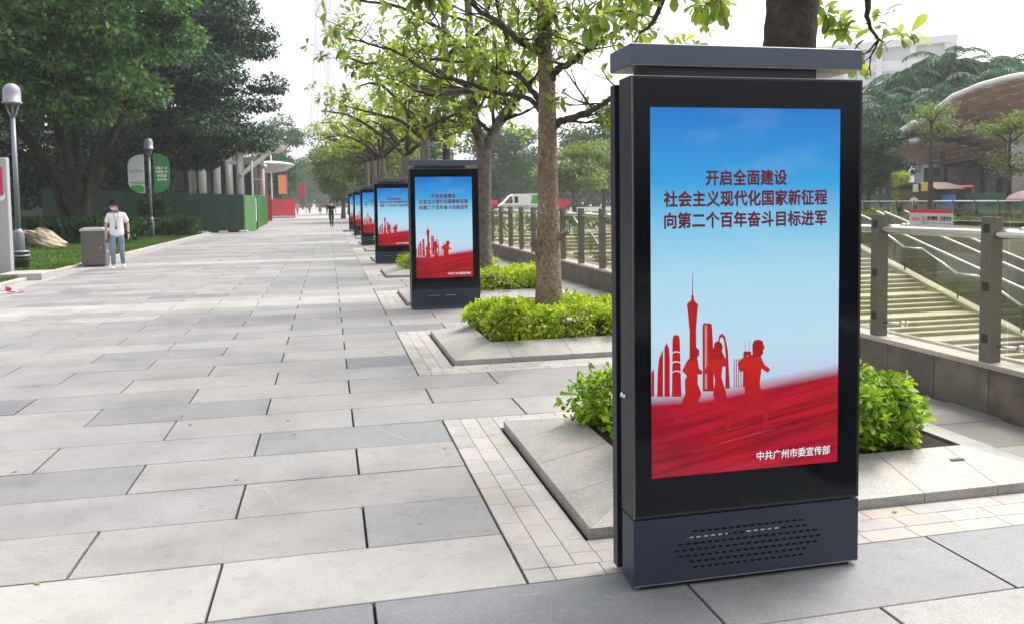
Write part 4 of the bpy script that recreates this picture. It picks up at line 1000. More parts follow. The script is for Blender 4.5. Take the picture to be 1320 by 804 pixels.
# ================================================================== FAR RIGHT: hoarding, canopy building, palms
hd = thing('construction_hoarding', 'long green site hoarding in front of the copper canopy', 'hoarding', (0, 0, 0))
hm = MB().box(0, .08, .02, 2.38, 0, 1.75).mesh('panel', 'hoard')
for i in range(20): link('panel', hm, hd, (46, 30+i*2.4, 0))
def canopy():
    t = thing('copper_canopy_pavilion', 'pavilion with overlapping copper shell roofs edged in white on the right', 'building', (0, 0, 0))
    # rims in (y,z) at x=54, measured from the left end to the right
    petals = [([(76, 4.9), (73, 5.6), (70.5, 6.2), (68, 6.6), (66.4, 6.6)], 54.), ([(69, 6.3), (68.3, 7.3), (66, 8.1), (63.5, 8.3), (61.3, 8.2)], 53.), ([(62.6, 8.0), (61.6, 9.0), (59.8, 9.8), (57, 10.3), (54, 10.5), (49, 10.4), (44, 9.8), (40, 8.8)], 52.)]
    for pi, (rim, X) in enumerate(petals):
        n = len(rim); fine = []
        for i in range(n-1):
            for q in range(4): u = q/4; fine.append((rim[i][0]*(1-u)+rim[i+1][0]*u, rim[i][1]*(1-u)+rim[i+1][1]*u))
        fine.append(rim[-1]); m = len(fine); vs = []; K = 9
        for j in range(K+1):
            v = j/K
            for (yy, zz) in fine:
                vs.append((X+v*13, yy+v*1.5, zz-(zz-4.4)*(v**1.3)*.95+.5*math.sin(v*PI)))
        fs = [(j*m+i, (j+1)*m+i, (j+1)*m+i+1, j*m+i+1) for j in range(K) for i in range(m-1)]
        MB().add([(a, b, c+.25) for a, b, c in vs], fs).build('roof_shell', 'shell_pale', t, True)
        # shingles on the underside, one raised scale per cell
        for j in range(K):
            for i in range(0, m-1, 2):
                a, b = Vector(vs[j*m+i]), Vector(vs[j*m+min(i+2, m-1)]); c, d = Vector(vs[(j+1)*m+min(i+2, m-1)]), Vector(vs[(j+1)*m+i])
                dz = Vector((0, 0, -.16)); mid = (a+b)/2+dz*1.2
                MB().add([a+dz*.3, mid, b+dz*.3, c, (c+d)/2-dz*.1, d, a+Vector((0, 0, .1)), b+Vector((0, 0, .1))], [(0, 1, 4, 5), (1, 2, 3, 4), (0, 6, 7, 2, 1)]).build('shingle', 'shell' if (i+j) % 3 else 'shell_pale', t)
        MB().tube([(X-.1, a, b+.18) for a, b in fine], .24, 8).build('rim', 'white', t, True)
    MB().box(64, 80, 36, 78, 0, 4.6).build('rear_block', 'dark_wall', t)
    wp = MB().box(0, .15, .05, 2.35, 0, 4.5).mesh('window', 'dglass')
    for i in range(16): link('window', wp, t, (63.4, 38+i*2.4, 0))
    MB().tube([(56, 57, 0), (56, 57, 7)], .9, 16).build('column', 'cream', t, True)
    pm_ = MB().tube([(0, 0, 0), (0, 0, 1)], .11, 8).mesh('pole', 'cream', True)
    for i in range(12):
        o = link('pole', pm_, t, (51.5+(i % 3)*1.5, 53.5-i*1.35, 0)); o.scale = (1, 1, 6.2+(i*37 % 5)*.5)
    gm = MB().box(0, .1, 0, 1.1, 0, 3.6).mesh('glass_panel', 'lglass'); fm = MB().box(-.05, .15, -.06, .06, 0, 3.8).mesh('frame_post', 'white')
    for i in range(11): link('glass_panel', gm, t, (53, 38.2+i*1.3, 0)); link('frame_post', fm, t, (53, 38.1+i*1.3, 0))
    return t
canopy()
ob = thing('office_building', 'pale white office building with horizontal bands high behind the palms', 'building', (118, 158, -3.5), -.7)
for i in range(4):
    MB().box(-14, 14, 0, 20, i*5+17, i*5+19.2).build('floor_band', 'white', ob)
    MB().box(-13.5, 13.5, .4, 19.6, i*5+19.2, i*5+22).build('window', 'haze_window', ob)
cmb = MB().box(-.6, .6, -.3, .5, 0, 37).mesh('column', 'white')
for i in range(5): link('column', cmb, ob, (-13.2+i*6.6, -.3, 0))
MB().box(-15, 15, -1, 21, 37, 38.5).build('roof', 'white', ob)
MB().box(-13, 13, 1, 19, 0, 17).build('lower_wall', 'lglass', ob)

# ---- leafy trees ---------------------------------------------------------------------
def dense_tree(label, base, trunk_h, centre, ax, nclump, nleaf, L, mat, seed, bmat='bark_dark', group='trees beyond the paving', keep=None, name='tree', stems=None, cr=.3, rs=.2):
    rg = np.random.default_rng(seed); rr = random.Random(seed)
    t = thing(name, label, 'tree', base, 0, group); B = np.array(base); cen = np.array(centre)-B
    cl = unit(nclump*3, rg)*(rg.random((nclump*3, 1))**.38)*np.array(ax)*.86+cen
    if keep is not None: cl = cl[[bool(keep(*(c+B))) for c in cl]]
    cl = cl[:nclump]; nclump = len(cl)
    crr = rg.uniform(.7, 1.35, nclump)*cr*float(np.mean(ax))
    ci = rg.integers(0, nclump, nleaf); d = unit(nleaf, rg); d[:, 2] = np.where(d[:, 2] < -.3, d[:, 2]*.5, d[:, 2])
    P = cl[ci]+d*(crr[ci]*rg.random(nleaf)**.35)[:, None]*np.array([1.15, 1.15, .72])
    D = d*.6+unit(nleaf, rg)*.7; D[:, 2] -= .3; N = d*.7+unit(nleaf, rg)*.6; N[:, 2] += .7
    Ls = L*rg.uniform(.6, 1.3, nleaf)
    foliage('crown', P, D, N, Ls, Ls*rg.uniform(.45, .7, nleaf), mat, t, kind='stuff')
    m = MB(); c0 = Vector(cen)
    r0 = rs
    if stems is None:
        top = Vector((0, 0, trunk_h)); m.tube([(0, 0, -.05), (rr.uniform(-.1, .1), 0, trunk_h*.5), top], [r0*1.3, r0, r0*.8], 10, True, .06, rr)
        m.build('trunk', bmat, t, True)
        for k in range(min(7, nclump)):
            e = Vector(cl[k]); mid = top.lerp(e, .5)+Vector((rr.uniform(-.3, .3), rr.uniform(-.3, .3), -.1))
            MB().tube([top-Vector((0, 0, .1)), mid, e], [r0*.6, r0*.4, r0*.12], 7, True, .06, rr).build('limb', bmat, t, True)
    else:
        for k, s in enumerate(stems):
            pts = [Vector(p)-Vector(base) for p in s[0]]
            fine = []
            for a in range(len(pts)-1): fine += [pts[a].lerp(pts[a+1], q/3)+Vector((rr.uniform(-1, 1), rr.uniform(-1, 1), 0))*.04*(1 if a+q else 0) for q in range(3)]
            fine.append(pts[-1]); nn = len(fine)
            MB().tube(fine, [s[1]+(s[2]-s[1])*i/(nn-1) for i in range(nn)], 10, True, .08, rr).build('trunk' if k == 0 else 'limb', bmat, t, True)
    return t
# big ficus on the left
FB = (-11.5, 42, .1)
stems = [([(-11.5, 42, 0), (-11.4, 42, 1.2), (-11.6, 42, 2.4)], .62, .42), ([(-11.6, 42, 2.0), (-12.6, 42, 3.6), (-13.8, 41.8, 5.4), (-15.2, 41.5, 7.6)], .26, .12),
         ([(-11.6, 42, 2.1), (-12.0, 42.3, 4.0), (-12.4, 42.5, 6.0), (-12.6, 42.5, 8.5)], .24, .12), ([(-11.5, 42, 2.0), (-11.3, 42, 3.8), (-11.5, 42, 5.5), (-11.2, 42, 8)], .2, .1),
         ([(-11.4, 42, 1.6), (-10.6, 42, 3.0), (-10.0, 42, 4.6), (-9.2, 42, 6.6), (-8.4, 42, 8)], .28, .1), ([(-10.3, 42, 3.6), (-9.2, 41.5, 4.8), (-8.0, 41, 5.8)], .16, .07),
         ([(-11.9, 42, 2.9), (-13.4, 42, 4.0), (-15.0, 42, 4.9), (-17.0, 42, 6.0)], .18, .08), ([(-11.6, 42, .3), (-11.2, 41.7, 1.2), (-10.9, 41.8, 2.6), (-10.6, 42, 4.2)], .2, .12),
         ([(-12.0, 42.1, 0), (-12.1, 42, 1.3), (-12.5, 42, 3.0)], .22, .14), ([(-11.0, 41.9, 0), (-11.05, 41.9, .9), (-11.35, 41.9, 2)], .24, .14)]
dense_tree('huge broad ficus tree with many dark stems at the upper left', FB, 3, (-13.6, 40.5, 10.4), (8.7, 7.5, 7.0), 190, 90000, .30, 'leaf_ficus', 51, 'bark_shaded',
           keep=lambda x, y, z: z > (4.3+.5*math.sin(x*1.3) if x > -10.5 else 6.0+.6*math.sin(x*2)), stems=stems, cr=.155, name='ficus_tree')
dense_tree('dark blue green tree on a slim trunk right of the ficus above the fence', (-9.4, 60, .1), 5.5, (-8.9, 58.5, 9.6), (6.3, 6, 9.5), 120, 60000, .32, 'leaf_dark', 52,
           keep=lambda x, y, z: z > 4.5+.4*math.sin(x*1.7), cr=.19, rs=.17, stems=[([(-9.4, 60, 0), (-9.5, 60, 2.8), (-9.6, 60, 6.8), (-9.5, 60, 10)], .17, .12), ([(-9.5, 60, 4.6), (-9.1, 60, 5.2), (-8.3, 60, 5.45), (-7.2, 60, 5.6)], .09, .05), ([(-9.5, 60, 6), (-10.6, 60, 7.4), (-11.6, 59, 9)], .1, .06), ([(-9.5, 60, 6.8), (-8.2, 60, 8.4), (-6.6, 59, 10)], .1, .06)])
far_spec = [  # label, x, y, crown centre z, ax, leaf mat, nleaf
 ('feathery tree beyond the white membrane roof, left of the tall tower', -8.2, 150, 10, (5, 5, 7.2), 'leaf_far', 9000),
 ('blue green tree behind the red barriers on the left', -9.0, 120, 5.5, (4.5, 5, 4.4), 'leaf_far', 9000),
 ('tall hazy tree at the far left end of the promenade', -8.5, 215, 8.2, (8, 6, 7), 'leaf_far', 8000),
 ('round hazy tree far down the left side', -10, 190, 6.5, (6, 6, 6), 'leaf_far', 7000),
 ('faint blue tree closing the promenade on the left', -7, 240, 7.5, (7, 6, 7), 'leaf_far', 6000),
 ('faint tree closing the promenade in the middle', 2, 280, 9., (9, 6, 8.5), 'leaf_far', 6000),
 ('pale green spreading tree above the last kiosks', 4.0, 72, 5.6, (4.4, 4, 2.9), 'leaf_pale', 12000),
 ('pale green tree left of the last kiosk, above the walking man', 1.6, 92, 5.4, (3.6, 4, 3.5), 'leaf_pale', 9000),
 ('dark green tree behind the pale one far down the row', 3.0, 125, 6.0, (5, 5, 5.5), 'leaf_far', 8000),
 ('green tree behind the kiosk row, beside the forked trunk', 9.5, 88, 5.5, (5, 4, 4.5), 'leaf_far', 8000),
 ('blue green tree right of the forked trunk, over the white van', 26, 125, 8.0, (6, 5, 7), 'leaf_far', 9000),
 ('pale yellow green tree behind the brown trunk', 24.5, 80, 4.7, (4.4, 4, 3.0), 'leaf_pale', 10000),
 ('pale green tree in the gap left of the big kiosk', 33, 92, 5.6, (4.6, 4, 3.4), 'leaf_pale', 9000),
 ('tall dark tree behind the gap left of the big kiosk', 38, 110, 8.2, (7, 5, 7.2), 'leaf_far', 9000),
 ('dark hazy tree beyond the brown trunk, on the horizon', 32, 140, 8, (7, 5, 7), 'leaf_far', 8000),
 ('shady tree behind the ficus on the left, before the dark pavilion', -19.5, 58, 6.2, (7, 5, 6.0), 'leaf_dark', 26000),
 ('deep shady tree at the far left behind the ficus', -27, 60, 6.0, (7, 5, 6.0), 'leaf_dark', 20000),
 ('shady tree between the ficus and the site fence', -14.5, 66, 6.8, (5, 5, 5.4), 'leaf_dark', 20000),
 ('dense dark tree at the right edge of the big kiosk', 44.3, 60.5, 5.0, (2.5, 2.6, 3.3), 'leaf_far', 14000),
 ('broad tree behind the dense dark one', 51.5, 73, 4.6, (3., 3, 3.4), 'leaf_far', 9000),
]
for k, (lb, x, y, cz, ax, mt, nl) in enumerate(far_spec):
    dense_tree(lb, (x, y, 0), max(1.8, cz-ax[2]*.75), (x, y, cz), ax, 38, nl, .34 if y < 100 else .5, mt, 70+k, cr=.30, rs=.22, bmat='bark_grey' if 'pale' in mt else 'bark_dark', keep=lambda X, Y, Z: Z > 1.6)
# layered small trees before the canopy
def layered_tree(label, x, y, h, seed, layers, mat='leaf_pale', lean=0.):
    rg = np.random.default_rng(seed); rr = random.Random(seed)
    t = thing('tree', label, 'tree', (x, y, 0), 0, 'layered small trees before the copper canopy')
    MB().tube([(0, 0, 0), (lean*.4, 0, h*.5), (lean, 0, h)], [.2, .15, .06], 8, True, .06, rr).build('trunk', 'bark_dark', t, True)
    P = []
    for (zz, r) in layers:
        for b in range(6):
            a = 2*PI*b/6+rr.uniform(-.6, .6); q_ = rr.uniform(.55, 1.25); e = Vector((lean*zz/h+math.cos(a)*r*q_, math.sin(a)*r*q_, zz+rr.uniform(-.5, .75)))
            s0 = Vector((lean*(zz-.5)/h, 0, zz-.6)); MB().tube([s0, s0.lerp(e, .5)+Vector((0, 0, .25)), e], [.07, .045, .02], 5).build('limb', 'bark_dark', t, True)
            for q in range(5):
                c = s0.lerp(e, rr.uniform(.45, 1.05))+Vector((rr.uniform(-.5, .5), rr.uniform(-.5, .5), rr.uniform(-.05, .3)))
                P.append(np.array(c)+rg.normal(0, 1, (34, 3))*np.array([.34, .34, .24]))
    P = np.concatenate(P); n = len(P); D = unit(n, rg); D[:, 2] *= .5; N = unit(n, rg)*.5; N[:, 2] += 1
    foliage('crown', P, D, N, .22*rg.uniform(.6, 1.3, n), .12*rg.uniform(.6, 1.3, n), mat, t, kind='stuff')
layered_tree('tall layered tree left of the pavilion column, bright tips before the palms', 43.5, 52.3, 8.2, 91, [(6.3, 1.5), (7.4, 1.1)])
layered_tree('wide layered yellow green tree before the copper canopy on the right', 44.5, 46.2, 5.8, 92, [(3.4, .9), (5.6, 2.2), (6.2, 1.3)])
layered_tree('layered tree cut by the right edge of the frame', 46.2, 42.2, 7.2, 93, [(3.8, 1.6), (5.9, 2.0), (7.0, 1.4)])
# yellow flecked vine on a pole
vn = thing('flowering_bush', 'tall yellow leaved bush beside the hoarding', 'bush', (45, 57.4, 0))
pp = RG.random((1200, 3)); a = pp[:, 0]*2*PI
PV = np.stack([np.cos(a)*.7*pp[:, 1]**.5, np.sin(a)*.7*pp[:, 1]**.5, .6+pp[:, 2]*2.9], 1)
foliage('leaves', PV, unit(1200, RG), unit(1200, RG), np.full(1200, .22), np.full(1200, .14), MT['leaf_hedge'], vn, kind='stuff')
MB().tube([(0, 0, 0), (0, 0, 3)], .06, 6).build('stem', 'bark_dark', vn)

def palm_mesh(seed, nfr=34, fl=4.5):
    rg = np.random.default_rng(seed); P, D, N, L = [], [], [], []; rach = MB()
    for f in range(nfr):
        a = 2*PI*f*.618; el = rg.uniform(.1, 1.15); p = np.array([0., 0, 0]); d = np.array([math.cos(a)*math.cos(el), math.sin(a)*math.cos(el), math.sin(el)])
        side = np.array([-math.sin(a), math.cos(a), 0]); pts = [tuple(p)]
        K = 18
        for k in range(K):
            d = d+np.array([0, 0, -.12]); d /= np.linalg.norm(d); p = p+d*fl/K; pts.append(tuple(p))
            for s in (-1, 1):
                ln = .95*math.sin(PI*(k+2)/(K+4))+.15
                P.append(p.copy()); D.append(side*s*.85+d*.55+np.array([0, 0, -.45])); N.append(np.array([0, 0, 1.])+side*s*.3); L.append(ln)
        rach.tube(pts[::3], [.045]*6+[.02], 4)
    P, D, N, L = map(np.array, (P, D, N, L)); V, F = leaves_arr(P, D+unit(len(P), rg)*.12, N, L, np.full(len(L), .17), TPL_SMALL)
    return np_mesh('fronds', V, F, 'leaf_palm'), rach.mesh('frond_ribs', 'leaf_palm')
PM = [palm_mesh(s) for s in (1, 2, 3)]
trunk_pm = MB().tube([(0, 0, 0), (0, 0, .5), (0, 0, 1)], [.3, .22, .17], 8).mesh('trunk', 'bark_grey', True)
palms = [(57, 76, 11.5), (61, 77, 13.6), (65, 76, 15.4), (69, 76, 14.8), (63, 82, 13.0), (71, 82, 15.2), (74, 78, 15.6), (79, 78, 15.0), (60, 70.5, 11.0), (65, 71, 12.4), (70, 71, 13.4), (84, 79, 15.5), (54, 71, 9.6)]
pl_lab = ['leftmost tall palm above the big kiosk right edge', 'palm second from the left of the clump behind the canopy', 'tall palm with drooping fronds in the middle of the clump', 'palm just right of the clump middle', 'palm rising behind the left part of the clump', 'palm rising behind the middle of the clump', 'tallest palm crown right of the clump middle',
          'palm above the top of the largest copper shell', 'low palm at the left front of the clump', 'low palm in front of the clump middle', 'low palm just behind the white roof edge', 'palm at the right edge of the frame', 'lowest palm at the left rear of the clump']
pf = None
for k, (x, y, h) in enumerate(palms):
    t = thing('palm_tree', pl_lab[k], 'palm tree', (x, y, 0), k*1.3, 'palms behind the copper canopy')
    a, b = PM[k % 3]; s = 1.0+.12*((k*7) % 5-2)*.5
    f = link('fronds', a, t, (0, 0, h), kind='stuff'); f.scale = (s, s, s); r_ = link('frond_ribs', b, t, (0, 0, h), kind='stuff'); r_.scale = (s, s, s)
    q = link('trunk', trunk_pm, t); q.scale = (1, 1, h)
for (lb, x, y, cz, ax) in [('dark tree mass filling in behind the palms on the left', 62, 84, 8, (8, 5, 6.6)), ('dark tree behind the palms on the right', 84, 86, 9.5, (10, 6, 7.5)), ('bushy dark tree right behind the copper roof', 74, 74, 8, (7, 5, 6.2))]:
    dense_tree(lb, (x, y, 0), 3, (x, y, cz), ax, 45, 14000, .45, 'leaf_palm', int(x), cr=.28, rs=.3)

# things by the hoarding
sh = thing('site_hut', 'dark site hut with a curved roof beside the hoarding', 'hut', (44.6, 55.4, 0))
MB().box(0, 2, -2.2, 1.4, 0, 2.1).build('hut_wall', 'brown_wall', sh)
ar = [(yy, 2.1+.55*math.sin(PI*(yy+2.8)/5.2)) for yy in np.linspace(-2.8, 2.4, 9)]
MB().prismx(ar+[(b, c-.1) for b, c in reversed(ar)], -.3, 2.2).build('roof', 'brown_wall', sh)
MB().box(-.35, -.31, -.9, -.3, 1.9, 2.5).build('placard', 'cream', sh); MB().box(-.35, -.31, -1.9, -1.2, 1.95, 2.6).build('placard', 'yellow', sh)
tk = thing('red_truck', 'small red truck parked behind the hoarding by the pavilion', 'truck', (47.5, 54.2, 0), 1.1)
MB().box(-1.0, .55, -.9, .9, .5, 2.35, .1).build('cab', 'red', tk); MB().box(.6, 3.6, -.9, .9, .8, 2.0, .03).build('cargo_box', 'red', tk)
MB().box(-.8, .3, -.92, .92, 1.5, 2.1).build('window', 'dglass', tk); MB().box(-1.02, -.99, -.75, .75, 1.45, 2.15).build('windscreen', 'dglass', tk)
for xx in (-.4, 2.7):
    for yy in (-.9, .9): MB().tube([(xx, yy-.1, .42), (xx, yy+.1, .42)], .42, 14).build('wheel', 'tyre', tk)
bb = thing('blue_board', 'bright blue board in a dark frame standing against the hoarding', 'board', (45.2, 51.7, 0))
MB().box(0, .1, 0, 1.75, .55, 1.65).build('panel', 'blue', bb); MB().box(-.05, .15, -.1, 1.85, 1.65, 2.0).box(-.02, .12, -.1, 0, 0, 1.65).box(-.02, .12, 1.75, 1.85, 0, 1.65).build('frame', 'dark_wall', bb)
gb = thing('notice_board', 'pale grey notice board left of the blue board', 'board', (45.0, 54.4, 0))
MB().box(0, .1, 0, 1.9, 0, 1.55).build('panel', 'sign_grey', gb)
link('lettering', text_mesh('施工围挡', 'black', (-1.6, -.3, 1.0, 1.35), lambda a, b: (-.01, -a, b), .0), gb)
pu = thing('parasol', 'pale pink parasol opened behind the far railing on the right', 'parasol', (45, 45.3, 0))
MB().lathe([(1.15, 1.25), (1.05, 1.45), (.75, 1.68), (.35, 1.82), (.02, 1.88)], n=16).build('canopy', 'pink', pu, True); MB().tube([(0, 0, 0), (0, 0, 1.85)], .025, 6).build('pole', 'white', pu)

# ================================================================== middle distance vehicles
van = thing('white_van', 'white van with a green panel parked beyond the railing, left of the brown trunk', 'van', (23.2, 98, 0), -.05)
vp = [(-2.9, .45), (-2.9, 1.0), (-2.2, 1.5), (-1.5, 2.25), (-1.1, 2.45), (2.9, 2.5), (2.95, .45)]
MB().prism(vp, -.95, .95).build('body', 'white', van)
MB().prism([(-2.25, 1.35), (-1.55, 2.1), (-1.3, 2.15), (-1.2, 1.35)], -.965, -.952).prism([(-1.0, 1.35), (-1.0, 2.15), (-.55, 2.15), (-.55, 1.35)], -.965, -.952).build('window', 'dglass', van)
MB().prism([(1.0, 1.25), (1.2, 2.3), (2.75, 2.3), (2.75, 1.25)], -.966, -.952).build('green_panel', 'bright_green', van)
MB().prism([(-1.9, 1.42), (-1.5, 2.0), (-1.3, 1.9), (-1.5, 1.5)], -.975, -.967).build('red_mark', 'red', van)
for xx in (-1.9, 1.9):
    for yy in (-.85, .85): MB().tube([(xx, yy-.12, .42), (xx, yy+.12, .42)], .42, 14).build('wheel', 'tyre', van)
def barrier(label, x, y, w_, h_, mat='red', rz=0.):
    t = thing('red_barrier', label, 'barrier', (x, y, 0), rz, 'red site barriers')
    MB().prismx([(-.25, 0), (.25, 0), (.12, h_*.5), (.1, h_), (-.1, h_), (-.12, h_*.5)], -w_/2, w_/2).build('body', mat, t)
    MB().box(-w_/2+.1, w_/2-.1, -.27, -.25, .1, .25).build('foot_band', 'white', t)
    return t
barrier('red barrier showing just left of the white van', 19.2, 98.5, 2.2, 1.75); barrier('red barrier showing just right of the white van', 27.6, 97.5, 3.2, 1.75)
barrier('pink red barrier, largest of the group on the left of the promenade', -5.9, 100, 4.2, 2.2, 'pinkred'); barrier('deep red barrier left of the largest pink one', -8.6, 104, 3.2, 2.6, 'red'); barrier('low grey planter box before the red barriers', -7.4, 97, 1.3, 1.0, 'grey_conc')
rp = thing('red_site_panel', 'tall red site panel at the end of the green fence', 'panel', (-5.75, 84, 0), .15)
MB().box(-.3, .3, -.4, .1, 0, 2.5, .02).build('panel', 'red_panel', rp)
cr_ = thing('parked_car', 'white car at the far end of the promenade, behind the people', 'car', (-9.2, 172, 0), 1.5)
cp = [(-2.1, .3), (-2.15, .8), (-1.4, 1.0), (-.8, 1.5), (.9, 1.55), (1.6, 1.05), (2.1, .9), (2.15, .3)]
MB().prism(cp, -.9, .9).build('body', 'white', cr_); MB().prism([(-1.25, 1.02), (-.75, 1.42), (.85, 1.46), (1.4, 1.05)], -.91, .91).build('window', 'dglass', cr_)
for xx in (-1.3, 1.35):
    for yy in (-.8, .8): MB().tube([(xx, yy-.12, .33), (xx, yy+.12, .33)], .33, 12).build('wheel', 'tyre', cr_)
for k, (px_, y_, z0, z1, mt, lb) in enumerate([(-9.6, 100, 3.0, 5.6, 'white_banner', 'white hanging banner above the red barriers, leftmost of the three'), (-7.8, 104, 2.8, 5.4, 'red', 'red hanging banner between the white and orange ones'), (-5.6, 108, 2.9, 5.3, 'orange', 'orange hanging banner right of the red one'), (-4.2, 140, 2.6, 5.0, 'red_panel', 'small dark red banner farthest down the promenade')]):
    t = thing('banner', lb, 'banner', (px_, y_, 0), 0, 'coloured banners over the red barriers')
    MB().box(-.5, .5, -.03, .03, z0, z1, .02).build('cloth', mt, t); MB().tube([(.6, 0, 0), (.6, 0, z1+.3)], .05, 6).build('pole', 'lamp_grey', t); MB().bar((-.5, 0, z1+.05), (.6, 0, z1+.05), .05).build('arm', 'lamp_grey', t)

# ================================================================== LEFT SIDE
# totem sign at the frame edge
ts = thing('totem_sign', 'grey totem sign with a magenta panel at the left edge of the frame', 'sign', (-8.6, 21.95, 0))
MB().box(0, 1.06, 0, .2, 0, 2.9, .015).build('body', 'sign_grey', ts); MB().box(.05, .96, -.012, 0, 2.0, 2.68).build('panel', 'magenta', ts)
MB().prism([(.5, 1.94), (.85, 1.94), (.95, 1.97), (1.0, 2.05), (1.0, 1.92), (.93, 1.86), (.5, 1.86)], -.014, 0).build('mark', 'white', ts)
MB().box(-.05, 1.1, -.05, .25, -.02, .05).build('base', 'grey_conc', ts)
# street lamp
def street_lamp(label, loc, banners=False):
    t = thing('street_lamp', label, 'street lamp', loc, 0, 'dome topped street lamps on the lawn')
    MB().lathe([(.14, 0), (.14, 1.0), (.12, 1.06), (.075, 1.1), (.072, 1.12)], n=14).build('base_sleeve', 'lamp_grey', t, True)
    MB().tube([(0, 0, 1.05), (0, 0, 4.1)], [.072, .055], 12).build('pole', 'lamp_grey', t, True)
    MB().tube([(0, 0, 4.05), (-.08, 0, 4.2), (-.17, 0, 4.5)], .025, 8).tube([(0, 0, 4.05), (.08, 0, 4.2), (.17, 0, 4.5)], .025, 8).tube([(0, 0, 4.1), (0, 0, 4.5)], .03, 8).build('bracket', 'lamp_grey', t, True)
    MB().lathe([(.245, 4.48), (.245, 4.52), (.215, 4.53), (.215, 4.78), (.19, 4.9), (.13, 4.98), (.05, 5.01), (.01, 5.015)], n=20).build('lamp_head', 'lamp_dome', t, True)
    return t
street_lamp('dome topped street lamp at the left edge, rising beside the grey totem sign', (-8.2, 24.5, 0))
L2 = (-8.6, 43.6, 0)
street_lamp('dome topped street lamp between the white and green banners', L2)
def half_oval(x0, x1, z0, z1, outer, n=8):
    """flat banner with its outer side rounded at both ends"""
    r = (x1-x0)*.95; rz = (z1-z0)*.28; pts = []
    if outer > 0:
        pts = [(x0, z0)]+[(x0+.05+(r)*math.sin(PI/2*i/n), z0+rz-rz*math.cos(PI/2*i/n)) for i in range(n+1)]+[(x0+.05+r*math.cos(PI/2*i/n), z1-rz+rz*math.sin(PI/2*i/n)) for i in range(n+1)]+[(x0, z1)]
    else:
        pts = [(x1, z0)]+[(x1, z1)]+[(x1-.05-r*math.sin(PI/2*i/n), z1-rz+rz*math.cos(PI/2*i/n)) for i in range(n+1)]+[(x1-.05-r*math.cos(PI/2*i/n), z0+rz-rz*math.sin(PI/2*i/n)) for i in range(n+1)]
    return pts
wb = thing('lamp_banner', 'white banner with small print and a green foot, left of the second lamp', 'banner', L2)
hp = half_oval(-.98, -.24, 2.3, 4.22, -1)
MB().prism(list(reversed(hp)), -.03, 0).build('cloth', 'white_banner', wb)
MB().prism([(-.92, 2.62), (-.8, 2.45), (-.6, 2.36), (-.3, 2.32), (-.25, 2.6), (-.45, 2.72), (-.7, 2.7)], -.034, -.031).build('green_print', 'bright_green', wb)
tr_ = MB()
for q in range(14):
    a = -.88+.045*q; b = 2.78+.05*math.sin(q*2.3); tr_.add([(a, -.0335, b), (a+.06, -.0335, b+.02), (a+.03, -.0335, b+.09)], [(0, 1, 2)])
tr_.build('tree_print', 'black', wb)
link('lettering', text_mesh('垃圾分类新时尚', 'black', (-.9, -.3, 3.34, 3.46), lambda a, b: (a, -.034, b), .0), wb)
MB().bar((-.95, -.01, 4.02), (0, -.01, 4.02), .03).bar((-.95, -.01, 2.55), (0, -.01, 2.55), .03).build('arm', 'lamp_grey', wb)
gbn = thing('lamp_banner', 'green banner with four lines of white lettering, right of the second lamp', 'banner', L2)
MB().prism(half_oval(.20, .93, 2.3, 4.28, 1), -.03, 0).build('cloth', 'green_banner', gbn)
link('lettering', text_mesh('垃圾分一分\n环境美十分\n珍惜资源\n保护环境', 'white', (.3, .84, 2.9, 3.62), lambda a, b: (a, -.034, b), .02), gbn)
MB().bar((0, -.01, 4.08), (.9, -.01, 4.08), .03).bar((0, -.01, 2.55), (.9, -.01, 2.55), .03).build('arm', 'lamp_grey', gbn)
# bollard light
bo = thing('bollard_light', 'short dark bollard light on the grass by the lamp foot', 'bollard', (-7.98, 24.0, 0))
MB().lathe([(.16, 0), (.17, .3), (.18, .36)], n=16).build('body', 'steel_dark', bo, True); MB().lathe([(.2, .38), (.21, .41), (.2, .44)], n=16).build('ring', 'lamp_grey', bo, True); MB().lathe([(.17, .36), (.17, .5)], n=16).build('lens', 'steel_dark', bo, True); MB().lathe([(.2, .5), (.19, .54), (.05, .56)], n=16).build('top', 'lamp_grey', bo, True)
sb = thing('stone_step', 'pale stone slab step by the foot of the totem sign', 'step', (-7.5, 21.4, 0))
MB().box(0, .95, -.5, .55, 0, .16, .01).build('slab', 'curb', sb)
tp = thing('barrier_tape', 'red and white barrier tape lying on the paving at the left edge', 'tape', (0, 0, 0))
pts = [(-7.2, 19.2, .45), (-6.95, 19.0, .2), (-6.7, 18.8, .04), (-6.3, 18.3, .02), (-6.0, 18.05, .015), (-6.25, 17.85, .012), (-6.7, 17.8, .012), (-7.2, 17.75, .03), (-7.6, 17.7, .06)]
for k in range(len(pts)-1):
    for h in range(2):
        a = Vector(pts[k]).lerp(Vector(pts[k+1]), h*.5); b = Vector(pts[k]).lerp(Vector(pts[k+1]), h*.5+.5); wv = Vector((0, 0, .05)) if k < 3 else Vector((.01, .06, .0))
        MB().add([a-wv, b-wv, b+wv, a+wv, a-wv+Vector((0, 0, .003)), b-wv+Vector((0, 0, .003)), b+wv+Vector((0, 0, .003)), a+wv+Vector((0, 0, .003))], [(0, 1, 2, 3), (4, 7, 6, 5)]).build('tape_band', 'tape_red' if (2*k+h) % 2 else 'white', tp)
